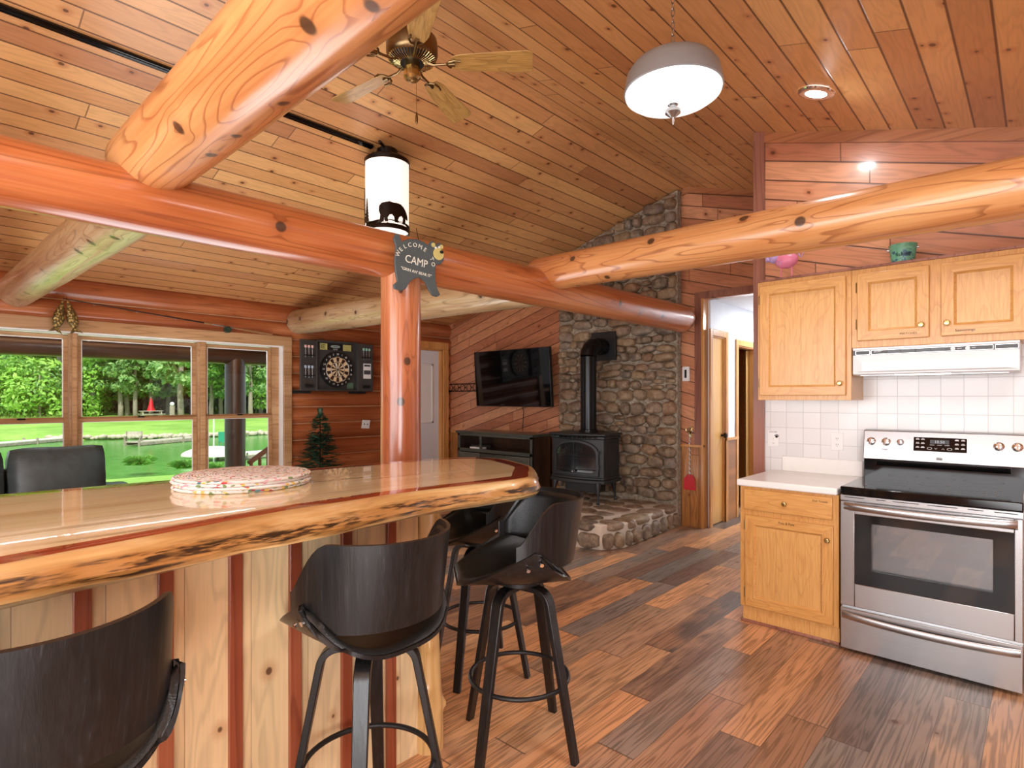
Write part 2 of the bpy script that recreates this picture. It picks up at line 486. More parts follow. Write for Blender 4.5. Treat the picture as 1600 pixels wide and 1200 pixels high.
def glassm(name, tint=(1, 1, 1, 1), rough=0.0):
    m = bpy.data.materials.new(name); m.use_nodes = True; nt = m.node_tree
    for n in list(nt.nodes): nt.nodes.remove(n)
    out = nt.nodes.new('ShaderNodeOutputMaterial'); mx = nt.nodes.new('ShaderNodeMixShader')
    tr = nt.nodes.new('ShaderNodeBsdfTransparent'); gl = nt.nodes.new('ShaderNodeBsdfGlossy')
    fr = nt.nodes.new('ShaderNodeFresnel'); fr.inputs[0].default_value = 1.45
    tr.inputs[0].default_value = tint; gl.inputs['Roughness'].default_value = rough
    nt.links.new(fr.outputs[0], mx.inputs[0]); nt.links.new(tr.outputs[0], mx.inputs[1])
    nt.links.new(gl.outputs[0], mx.inputs[2]); nt.links.new(mx.outputs[0], out.inputs[0])
    return m
m_glass = glassm('window_glass', (0.97, 0.99, 0.98, 1))
m_ovenglass = glassm('oven_glass', (0.8, 0.8, 0.8, 1))
m_stoveglass = glassm('stove_glass', (0.35, 0.35, 0.36, 1))
def emis(name, c, k):
    M = Mat(name, 0.4); M.color(c); M.emit(c, k); return M.m
# ================================================================== SETTING
XW, XK, YW = 5.90, 4.235, 6.83          # far wall, kitchen wall, window wall
X0, Y0 = -2.6, -2.0
bm = B(); box(bm, X0, 9.5, Y0, 7.0, -0.12, 0.0); struct('floor', bm, m_floor)
bm = B()
prism(bm, [(Y0, ceil_z(Y0)), (RIDGE_Y, RIDGE_Z), (7.0, ceil_z(7.0)), (7.0, ceil_z(7.0) + .14), (RIDGE_Y, RIDGE_Z + .14), (Y0, ceil_z(Y0) + .14)], 'x', X0, XW + .14)
struct('ceiling', bm, m_ceil)
# far wall (stove, tv, hall opening): rake-parallel boards above, wainscot below
OP_Y = 2.66; OP_Z = 2.46
bm = B()
def wallpoly(bm, pts, x0, x1, mi=0): prism(bm, pts, 'x', x0, x1, mi)
WZ = 0.87
wallpoly(bm, [(OP_Y, WZ), (YW, WZ), (YW, ceil_z(YW)), (RIDGE_Y, RIDGE_Z), (OP_Y, ceil_z(OP_Y))], XW, XW + .1)
wallpoly(bm, [(1.2, OP_Z), (OP_Y, OP_Z), (OP_Y, ceil_z(OP_Y)), (1.2, ceil_z(1.2))], XW, XW + .1)
wallpoly(bm, [(OP_Y, 0), (YW, 0), (YW, WZ), (OP_Y, WZ)], XW - .012, XW + .1, 1)
struct('wall_far', bm, [m_rake.m, m_wains.m])
# kitchen wall: solid block, tile below, boards above
bm = B()
KE = 1.51
wallpoly(bm, [(Y0, 1.90), (KE, 1.90), (KE, ceil_z(KE)), (Y0, ceil_z(Y0))], XK, XW, 0)
wallpoly(bm, [(Y0, 0), (KE, 0), (KE, 1.90), (Y0, 1.90)], XK, XW, 1)
struct('wall_right', bm, [m_rake.m, m_tile])
# trims
bm = B(); box(bm, XK - .02, XK + .03, KE - .065, KE + .012, 0, ceil_z(KE)); struct('trim_1', bm, m_trimv)
bm = B(); prism(bm, [(Y0, ceil_z(Y0)), (KE - .065, ceil_z(KE - .065)), (KE - .065, ceil_z(KE - .065) - .075), (Y0, ceil_z(Y0) - .075)], 'x', XK - .02, XK - .001); struct('trim_2', bm, m_trim)
bm = B()
prism(bm, [(YW - .15, ceil_z(YW - .15)), (4.56, ceil_z(4.56)), (4.56, ceil_z(4.56) - .07), (YW - .15, ceil_z(YW - .15) - .07)], 'x', XW - .025, XW - .001)
struct('trim_3', bm, m_trim)
bm = B()
prism(bm, [(2.89, ceil_z(2.89)), (RIDGE_Y, RIDGE_Z), (KE, ceil_z(KE)), (KE, ceil_z(KE) - .06), (RIDGE_Y, RIDGE_Z - .06), (2.89, ceil_z(2.89) - .06)], 'x', XW - .03, XW - .001)
struct('trim_4', bm, m_trim)
# casing of the hall opening (dark) with a light jamb
bm = B(); box(bm, XW - .022, XW - .001, OP_Y + .01, OP_Y + .085, WZ + .02, OP_Z + .08)
box(bm, XW - .022, XW - .001, 1.2, OP_Y + .01, OP_Z + .01, OP_Z + .08); struct('trim_5', bm, m_trimv)
bm = B(); box(bm, XW - .02, XW + .10, OP_Y - .012, OP_Y + .012, 0, OP_Z + .01); struct('trim_6', bm, m_doorcas)
bm = B(); box(bm, XW - .03, XW + .02, OP_Y - .012, 2.92, WZ, WZ + .025); box(bm, XW - .03, XW + .02, 4.56, YW - .12, WZ, WZ + .025); struct('trim_7', bm, m_doorcas)
# walls behind the camera
bm = B(); box(bm, X0 - .1, X0, Y0, 7.0, 0, 3.8); struct('wall_near', bm, m_rake)
bm = B(); box(bm, X0, XK, Y0 - .1, Y0, 0, 2.4); struct('wall_back', bm, m_rake)

# ---- window wall: stacked logs with the window and door cut out
WX0, WX1 = 0.36, 3.20      # window opening
DX0, DX1 = 4.86, 5.72      # door opening
SILL, HEAD = 0.36, 2.03
bm = B()
def wlog(x0, x1, z, r=.116, seed=0):
    n = max(2, int((x1 - x0) / .35)); pts = [(x0 + (x1 - x0) * i / n, YW + .03, z) for i in range(n + 1)]
    tube(bm, pts, [r * (1 + .025 * noise.noise(Vector((p[0] * 1.2, z * 3, seed)))) for p in pts], 28)
PITCH = .2085
k = 0
z = .665 - .5 * PITCH
zs = [z + PITCH * (i - 3) for i in range(14)]
for z in zs:
    if z - .1 > ceil_z(YW) : continue
    if z + .08 < 0: continue
    if z < SILL - .02: wlog(X0, DX0 - .06, z)
    elif z < 2.10: wlog(X0, WX0 - .03, z); wlog(WX1 + .03, DX0 - .06, z)
    else: wlog(X0, XW, z)
    if z < 2.10: wlog(DX1 + .06, XW, z)
box(bm, X0, WX0 - .02, YW + .05, YW + .13, 0, 2.6); box(bm, WX1 + .02, DX0 - .02, YW + .05, YW + .13, 0, 2.6)
box(bm, WX0 - .02, WX1 + .02, YW + .05, YW + .13, HEAD + .05, 2.6); box(bm, WX0 - .02, WX1 + .02, YW + .05, YW + .13, 0, SILL - .05)
box(bm, DX0 - .02, XW + .1, YW + .05, YW + .13, 2.15, 2.6); box(bm, DX1 + .02, XW + .1, YW + .05, YW + .13, 0, 2.2)
for z in zs:
    zz = z + PITCH / 2
    if .1 < zz < 2.52:
        for (a, b) in (((X0, WX0 - .05), (WX1 + .05, DX0 - .11)) if zz < 2.1 else ((X0, XW),)): tube(bm, [(a, YW - .034, zz), (b, YW - .034, zz)], .007, 6, mi=1)
struct('wall_left', bm, [m_logwall, plain('log_chinking', rgb(196, 140, 104), .6)], smooth=True)
# window: casing, jambs, mullions, three double-hung sashes
CF = YW - .115     # casing front
win = bpy.data.objects.new('window_1', None); COL.objects.link(win); win.location = (0, 0, 0); win['kind'] = 'structure'
bm = B()
box(bm, WX0 - .1, WX1 + .1, CF, CF + .03, HEAD, HEAD + .115)
box(bm, WX0 - .1, WX0, CF, CF + .03, SILL - .1, HEAD); box(bm, WX1, WX1 + .1, CF, CF + .03, SILL - .1, HEAD)
box(bm, WX0 - .1, WX1 + .1, CF - .03, CF + .03, SILL - .03, SILL)
obj('window_casing', bm, m_wintrim, win, bevel=.004)
bm = B()
box(bm, WX0, WX0 + .012, CF + .03, YW + .13, SILL, HEAD); box(bm, WX1 - .012, WX1, CF + .03, YW + .13, SILL, HEAD)
box(bm, WX0, WX1, CF + .03, YW + .13, HEAD - .012, HEAD); box(bm, WX0, WX1, CF + .03, YW + .13, SILL, SILL + .012)
obj('window_jamb', bm, m_white, win)
YG = YW + .02
def sash(x0, x1):
    fr = B(); st = .042
    for (za, zb, dy) in ((1.182, HEAD - .025, .03), (SILL + .02, 1.20, 0.0)):
        y0, y1 = YG - .03 + dy, YG + dy
        box(fr, x0, x0 + st, y0, y1, za, zb); box(fr, x1 - st, x1, y0, y1, za, zb)
        box(fr, x0 + st, x1 - st, y0, y1, zb - st * .8, zb); box(fr, x0 + st, x1 - st, y0, y1, za, za + st * .8)
    s = obj('sash', fr, m_wintrim, win, bevel=.003)
    g = B()
    for (za, zb, dy) in ((1.205, HEAD - .05, .03), (SILL + .05, 1.17, 0.0)):
        bx = box(g, x0 + st, x1 - st, YG - .017 + dy, YG - .013 + dy, za, zb)
    obj('pane', g, m_glass, s)
    w = B()
    for (za, zb, dy) in ((1.205, HEAD - .06, .03), (SILL + .05, 1.17, 0.0)):
        for (a, b, c, d) in ((x0 + st, x0 + st + .008, za, zb), (x1 - st - .008, x1 - st, za, zb), (x0 + st, x1 - st, zb - .008, zb)):
            box(w, a, b, YG - .024 + dy, YG - .018 + dy, c, d)
    obj('glazing_bead', w, m_white, s)
    l = B(); box(l, (x0 + x1) / 2 - .03, (x0 + x1) / 2 + .03, YG - .05, YG - .03, 1.2, 1.215); obj('sash_lock', l, m_bronze, s, bevel=.004)
sash(.43, 1.135); sash(1.19, 2.262); sash(2.335, 3.10)
bm = B(); box(bm, 1.145, 1.182, CF + .03, YW + .06, SILL, HEAD - .012); box(bm, 2.272, 2.326, CF + .03, YW + .06, SILL, HEAD - .012)
box(bm, 1.130, 1.195, CF + .06, YW + .07, SILL, HEAD - .012); box(bm, 2.258, 2.340, CF + .06, YW + .07, SILL, HEAD - .012)
obj('mullion', bm, m_wintrim, win, bevel=.003)
bm = B()
box(bm, 3.102, 3.19, YG - .02, YG + .06, SILL, HEAD); obj('side_stop', bm, m_wintrim, win)
# exterior door in the window wall
door = bpy.data.objects.new('door_1', None); COL.objects.link(door); door['kind'] = 'structure'
bm = B()
box(bm, DX0 - .1, DX0, CF, CF + .03, 0, 2.14); box(bm, DX1, DX1 + .1, CF, CF + .03, 0, 2.14); box(bm, DX0 - .1, DX1 + .1, CF, CF + .03, 2.14, 2.25)
obj('door_casing', bm, m_doorcas, door, bevel=.004)
bm = B()
box(bm, DX0, DX0 + .02, CF + .03, YW + .13, 0, 2.14); box(bm, DX1 - .02, DX1, CF + .03, YW + .13, 0, 2.14); box(bm, DX0, DX1, CF + .03, YW + .13, 2.12, 2.14)
obj('door_jamb', bm, m_doorcas, door)
dl = obj('door_leaf', boxb(DX0 + .02, DX1 - .02, YW - .02, YW + .025, .01, 2.12), m_hallw, door, bevel=.003)
bm = B()
for (a, b, c, d) in ((5.0, 5.03, 1.02, 1.92), (5.55, 5.58, 1.02, 1.92), (5.0, 5.58, 1.02, 1.05), (5.0, 5.58, 1.89, 1.92)):
    box(bm, a, b, YW - .035, YW - .018, c, d)
obj('lite_frame', bm, m_white, dl, bevel=.003)
obj('frosted_lite', boxb(5.03, 5.55, YW - .026, YW - .019, 1.05, 1.89), m_laminate, dl)
# ---- hall behind the opening
HY, HZ = 2.62, 2.47
bm = B()
box(bm, XW + .1, 6.02, HY, HY + .1, 0, HZ); box(bm, 6.38, 6.72, HY, HY + .1, .93, HZ); box(bm, 7.42, 9.4, HY, HY + .1, .93, HZ)
box(bm, 6.02, 6.38, HY, HY + .1, 2.08, HZ); box(bm, 6.72, 7.42, HY, HY + .1, 2.02, HZ)
box(bm, 9.3, 9.4, 1.4, HY, 0, HZ); box(bm, XW + .1, 9.4, 1.30, 1.40, 0, HZ)
box(bm, XW + .1, 9.4, 1.3, HY + .1, HZ, HZ + .08)
struct('wall_hall', bm, m_hallw)
bm = B(); box(bm, 6.38, 6.72, HY - .012, HY + .1, 0, .92); box(bm, 7.42, 9.3, HY - .012, HY + .1, 0, .92); struct('wall_hall_wainscot', bm, m_wains)
bm = B(); box(bm, 6.38, 6.72, HY - .03, HY, .92, .95); struct('trim_8', bm, m_doorcas)
def hdoor(n, x0, x1, zt):
    d = bpy.data.objects.new(n, None); COL.objects.link(d); d['kind'] = 'structure'
    bm = B()
    box(bm, x0 - .06, x0, HY - .02, HY, 0, zt + .07); box(bm, x1, x1 + .06, HY - .02, HY, 0, zt + .07); box(bm, x0, x1, HY - .02, HY, zt, zt + .07)
    box(bm, x0, x0 + .015, HY, HY + .1, 0, zt); box(bm, x1 - .015, x1, HY, HY + .1, 0, zt); box(bm, x0, x1, HY, HY + .1, zt - .015, zt)
    obj('door_casing', bm, m_doorcas, d, bevel=.003)
    return d
d2 = hdoor('door_2', 6.02, 6.38, 2.08)
lf = obj('door_leaf', boxb(6.035, 6.365, HY + .02, HY + .055, .01, 2.07), m_halldoor, d2)
bm = B(); lathe(bm, [(0, .0), (.012, .0), (.012, .03), (.027, .035), (.03, .05), (.024, .065), (0, .07)], 20, axis='y')
obj('door_knob', bm, m_bronze, lf, smooth=True, loc=(6.33, HY + .02, .98), rot=(0, 0, PI))
d3 = hdoor('door_3', 6.74, 7.40, 2.02)
bm = B(); box(bm, 0, .70, -.018, .018, .01, 2.0)
obj('door_leaf', bm, m_halldoor, d3, loc=(7.39, HY + .12, 0), rot=(0, 0, R(30)))
# dim back room seen through the open door
bm = B()
box(bm, 6.0, 6.05, 2.75, 5.0, 0, 2.5); box(bm, 9.3, 9.4, 2.7, 5.0, 0, 2.5); box(bm, 6.0, 9.4, 2.72, 5.2, 2.5, 2.55)
struct('wall_bedroom', bm, m_rake)
bm = B()
for i in range(12): tube(bm, [(6.0, 5.05, .1 + i * .21), (9.4, 5.05, .1 + i * .21)], .112, 20)
box(bm, 6.0, 9.4, 5.1, 5.2, 0, 2.5)
struct('wall_bedroom_log', bm, m_logwall, smooth=True)
# ================================================================== LOGS
def log(name, p, q, r0, r1, mat, label, cat='log beam', seed=0, seg=48, nl=60, round_end=(0, 0), amp=.03, group=None):
    p, q = Vector(p), Vector(q); L = (q - p).length
    bm = B(); rings = []
    for i in range(nl + 1):
        t = i / nl; s = t * L
        rr = r0 + (r1 - r0) * t
        for e, dist in ((round_end[0], s), (round_end[1], L - s)):
            if e and dist < e: rr *= math.sqrt(max(.02, 1 - (1 - dist / e) ** 2)) * .35 + .65 if dist > 0 else .62
        ring = []
        for k in range(seg):
            a = 2 * PI * k / seg
            n = noise.noise(Vector((math.cos(a) * 1.1, math.sin(a) * 1.1, s * 1.6 + seed * 9))) * amp
            n += noise.noise(Vector((math.cos(a) * 3, math.sin(a) * 3, s * 4 + seed * 5))) * amp * .3
            ring.append(bm.verts.new((math.cos(a) * rr * (1 + n), math.sin(a) * rr * (1 + n), s)))
        rings.append(ring)
    for i in range(nl):
        for k in range(seg):
            bm.faces.new((rings[i][k], rings[i][(k + 1) % seg], rings[i + 1][(k + 1) % seg], rings[i + 1][k]))
    bm.faces.new(list(reversed(rings[0]))); bm.faces.new(rings[-1])
    o = obj(name, bm, mat, smooth=True, angle=50)
    o.location = p; o.rotation_euler = (q - p).to_track_quat('Z', 'Y').to_euler()
    mark(o, label, cat, group)
    return o
log('ridge_support_log', (-2.58, 2.80, 2.225), (5.78, 2.80, 2.245), .122, .142, m_log,
    'long orange varnished log beam running under the ridge to the stone chimney', seed=1, nl=120, round_end=(0, .10))
log('post_log', (2.05, 2.80, 0.0), (2.05, 2.80, 2.13), .118, .118, m_logpost,
    'upright round log post behind the bar carrying the long beam', 'log post', seed=2, nl=50)
log('tie_log', (.745, 2.93, 2.41), (.745, -1.0, 2.41), .148, .142, m_logbig,
    'thick pale peeled log crossing overhead at the top left of the room', seed=3, round_end=(.06, 0), nl=70)
log('tie_log', (.745, 2.75, 2.28), (.745, 6.74, 2.36), .13, .14, m_logpale,
    'pale weathered log running from the long beam to the window wall above the left window', seed=4, nl=60)
log('tie_log', (3.39, 2.92, 2.35), (3.39, -1.1, 2.325), .128, .14, m_logbig,
    'knotty peeled log running from the long beam over the kitchen cabinets', seed=5, round_end=(.05, 0), nl=70)
log('tie_log', (3.39, 2.75, 2.25), (3.39, 6.74, 2.34), .135, .15, m_logpale,
    'pale log running behind the post to the wall above the dartboard', seed=6, nl=60)
# ================================================================== BAR
def mat_slab():
    M = Mat('glossy_pine_slab', 0.12, spec=.4, coat=.7, coat_rough=0.02)
    x, y, z = M.coords()
    n = M.noise(M.vec(x * 0.8, y * 7.0, 0.3), 1.0, 3.0, 0.5, 0.4)
    f = M.noise(M.vec(x * 3.0, y * 60.0, 2.0), 1.0, 2.0)
    st = M.noise(M.vec(x * 1.1, y * 14.0, 5.0), 1.0, 2.0, 0.5, 0.3).smooth(0.62, 0.74)
    col = M.ramp(n * .75 + f * .25, [(0.3, rgb(222, 180, 128)), (0.5, rgb(240, 208, 162)), (0.72, rgb(248, 224, 186))])
    col = M.mix(st * 0.55, col, rgb(120, 92, 62))
    seam = ((y + 0.02) / 0.36).fract(); M.color(M.mix(((seam - 0.5).abs()).smooth(.492, .498) * .4, col, rgb(150, 110, 70)))
    return M.m
def mat_red():
    M = Mat('red_cedar_heartwood', 0.07, coat=1.0, coat_rough=0.02)
    x, y, z = M.coords(); n = M.noise(M.vec(x * 1.5, y * 20.0, z * 9), 1.0, 3.0)
    M.color(M.ramp(n, [(0.3, rgb(140, 42, 22)), (0.55, rgb(176, 66, 36)), (0.75, rgb(206, 110, 66))])); return M.m
def mat_live():
    M = Mat('live_edge', 0.3, coat=0.6, coat_rough=0.1)
    x, y, z = M.coords()
    n = M.noise(M.vec(x * 2.2, y * 2.2, z * 26.0), 1.0, 4.0, 0.65, 0.4)
    f = M.noise(M.vec(x * 9.0, y * 9.0, z * 120.0), 1.0, 3.0, 0.65)
    band = ((z - 1.030).abs() + (n - .5) * .04).smooth(0.010, 0.026, 1.0, 0.0)
    n2 = M.noise(M.vec(x * 7.0, y * 7.0, z * 60.0), 1.0, 3.0, 0.6).smooth(.36, .56)
    col = M.ramp(n, [(0.3, rgb(150, 100, 54)), (0.5, rgb(196, 146, 90)), (0.7, rgb(220, 184, 132))])
    col = M.mix((z + n * .02).smooth(1.004, 1.016, 1.0, 0.0) * .8, col, rgb(238, 204, 152))
    col = M.mix(band * .75, col, rgb(166, 104, 48))
    col = M.mix(band * (n2 * f.smooth(.42, .56)), col, rgb(40, 24, 14))
    M.color(col); M.bump(n, 0.5, 0.01); return M.m
bar = empty('breakfast_bar', 'long live-edge bar with glossy pine top, red stripe and battened pale board front', 'bar', (0, 0, 0))
outline = [(-.95, 1.49), (.14, 1.497), (.28, 1.53), (.434, 1.557), (.61, 1.588), (.79, 1.611), (1.12, 1.62), (1.38, 1.60), (1.645, 1.555), (1.80, 1.55), (2.10, 1.815), (2.24, 2.12), (2.235, 2.28), (2.13, 2.40),
           (1.95, 2.445), (1.5, 2.50), (.6, 2.60), (-.95, 2.70)]
def dense(pts, step=.02):
    out = []
    n = len(pts)
    for i in range(n):
        a, b = Vector(pts[i]), Vector(pts[(i + 1) % n]); m = max(1, int((b - a).length / step))
        for k in range(m): out.append(a + (b - a) * (k / m))
    for _ in range(3): out = [(out[i - 1] + out[i] * 2 + out[(i + 1) % len(out)]) / 4 for i in range(len(out))]
    return out
OL = dense(outline); NO = len(OL)
ON = []
for i in range(NO):
    t = (OL[(i + 1) % NO] - OL[i - 1]).normalized(); ON.append(Vector((t.y, -t.x)))
for _ in range(4): ON = [(ON[i - 1] + ON[i] + ON[(i + 1) % NO]).normalized() for i in range(NO)]
def ring(off, z, nz=0.0, zn=0.0, sd=0.0):
    r_ = []
    for i in range(NO):
        g = max(0.0, -ON[i].y) ** 2 * math.exp(-((OL[i].x - .78) / .42) ** 2)
        p = OL[i] + ON[i] * (off * (1 + (2.6 * g if off > 0 else 0)))
        k = noise.noise(Vector((p.x * 3.1, p.y * 3.1, sd))) * nz + noise.noise(Vector((p.x * 11, p.y * 11, sd + 3))) * nz * .45
        p = p + ON[i] * k
        r_.append((p.x, p.y, z + noise.noise(Vector((p.x * 4, p.y * 4, sd + 8))) * zn))
    return r_
bm = B()
ZT = 1.07
spec = [(-.085, ZT, .010, 0, 0), (-.016, ZT, .006, 0, 1), (0.0, ZT - .001, .002, 0, 2), (.012, ZT - .010, .008, .003, 2), (.024, ZT - .026, .016, .005, 2),
        (.036, ZT - .048, .020, .006, 2), (.034, ZT - .066, .016, .006, 2), (.018, ZT - .080, .012, .005, 2), (-.012, ZT - .084, .004, 0, 2)]
RG = []
for j, (off, z, nz, zn, mi) in enumerate(spec): RG.append([bm.verts.new(p) for p in ring(off, z, nz, zn, 1.3 + (0 if j < 2 else .15 * j))])
bm.faces.new(RG[0]).material_index = 0
for j in range(len(RG) - 1):
    mi = 1 if j == 0 else 2
    for i in range(NO):
        k = (i + 1) % NO
        bm.faces.new((RG[j][i], RG[j][k], RG[j + 1][k], RG[j + 1][i])).material_index = mi
bm.faces.new(list(reversed(RG[-1]))).material_index = 2
obj('slab_top', bm, [mat_slab(), mat_red(), mat_live()], bar, smooth=True, angle=40)
# pale board body with red battens
m_pale = planks('pale_pine_boards', 2, 0, 0.188, 400.0,
    [(0.0, rgb(230, 194, 148)), (0.5, rgb(240, 208, 164)), (1.0, rgb(234, 192, 144))], rgb(150, 100, 62),
    rough=.3, knots=.12, gloss=.3, groove_w=.004, figure=.35, contrast=.13)
obj('board_panel', boxb(-.95, 1.40, 1.80, 2.22, 0, ZT - .08), m_pale, bar)
bm = B(); box(bm, -.95, 1.42, 1.785, 2.24, ZT - .13, ZT - .08); 
m_redw = logmat('red_cedar_batten', rgb(132, 54, 34), rgb(152, 68, 44), rgb(176, 92, 62), rgb(100, 36, 22), rings=6, knots=0, gloss=.3)
for k in range(-6, 7):
    x = .324 + .1885 * k
    if -.95 < x < 1.38: obj('batten', boxb(x - .019, x + .019, 1.782, 1.80, 0, ZT - .08), m_redw, bar, bevel=.002)
bm.free()
m_legl = logmat('knotty_cedar_leg', rgb(196, 142, 84), rgb(220, 172, 112), rgb(232, 192, 138), rgb(166, 110, 62), rings=6, knots=.5, gloss=.35, knot_r=.05)
def knotleg(x, y, sd):
    bm = B(); rings = []
    for i in range(70):
        z = .99 * i / 69; row = []
        for k in range(28):
            a = 2 * PI * k / 28
            rr = .046 + .006 * math.sin(z * 9 + sd) + .012 * max(0, .25 - z) * 4
            kn = 0
            for (kz, ka) in ((.18, 5.4), (.31, 0.2), (.42, 4.2), (.52, 5.2), (.60, 4.6), (.66, 5.6), (.74, .4), (.24, 3.9)):
                da = math.atan2(math.sin(a - ka - sd), math.cos(a - ka - sd))
                kn += .016 * math.exp(-((z - kz) / .022) ** 2 - (da / .35) ** 2)
            rr += kn + .003 * noise.noise(Vector((math.cos(a) * 2, math.sin(a) * 2, z * 9)))
            row.append(bm.verts.new((math.cos(a) * rr, math.sin(a) * rr, z)))
        rings.append(row)
    for i in range(69):
        for k in range(28): bm.faces.new((rings[i][k], rings[i][(k + 1) % 28], rings[i + 1][(k + 1) % 28], rings[i + 1][k]))
    bm.faces.new(list(reversed(rings[0]))); bm.faces.new(rings[-1])
    return bm
obj('log_leg', knotleg(0, 0, 0), m_legl, bar, smooth=True, loc=(1.455, 1.80, 0))
obj('log_leg', knotleg(0, 0, 2), m_legl, bar, smooth=True, loc=(1.455, 2.22, 0))

# placemats
def mat_braid():
    M = Mat('braided_rag', 0.8)
    x, y, z = M.coords(); r = (x * x + y * y).pow(.5); a = y.atan2(x)
    rd = ((r / .0095).fract() - .5).abs() * 2.0
    d, k1, k2 = M.voronoi(M.vec(a * 16.0, r / .0095, z * 90), 1.0)
    col = M.ramp(k1, [(0.0, rgb(238, 232, 226)), (0.70, rgb(240, 236, 232)), (0.72, rgb(196, 60, 76)), (0.77, rgb(244, 240, 232)), (0.80, rgb(90, 146, 160)),
                      (0.84, rgb(238, 180, 190)), (0.90, rgb(240, 196, 90)), (0.94, rgb(120, 150, 90)), (1.0, rgb(206, 70, 96))], True)
    M.color(M.mix(rd.smooth(.7, 1.0) * .45, col, rgb(120, 110, 104))); M.bump((1.0 - rd) + d * .4, .6, .006); return M.m
m_braid = mat_braid()
names = ['undermost of the four braided round placemats on the bar', 'second placemat from the bottom of the braided stack on the bar',
         'third placemat from the bottom of the braided stack on the bar', 'topmost white and multicolour braided round placemat on the bar']
for i in range(4):
    bm = B(); lathe(bm, [(0, 0), (.232, 0), (.238, .003), (.2395, .0055), (.238, .008), (.232, .0108), (0, .0108)], 72)
    o = obj('braided_placemat', bm, m_braid, smooth=True); o.location = (.905 + .004 * math.sin(i * 2.1), 2.232 + .004 * math.cos(i * 3.0), ZT + .0008 + i * .0112)
    o.rotation_euler = (0, 0, i * 1.3); mark(o, names[i], 'placemat', 'braided placemats stacked on the bar')

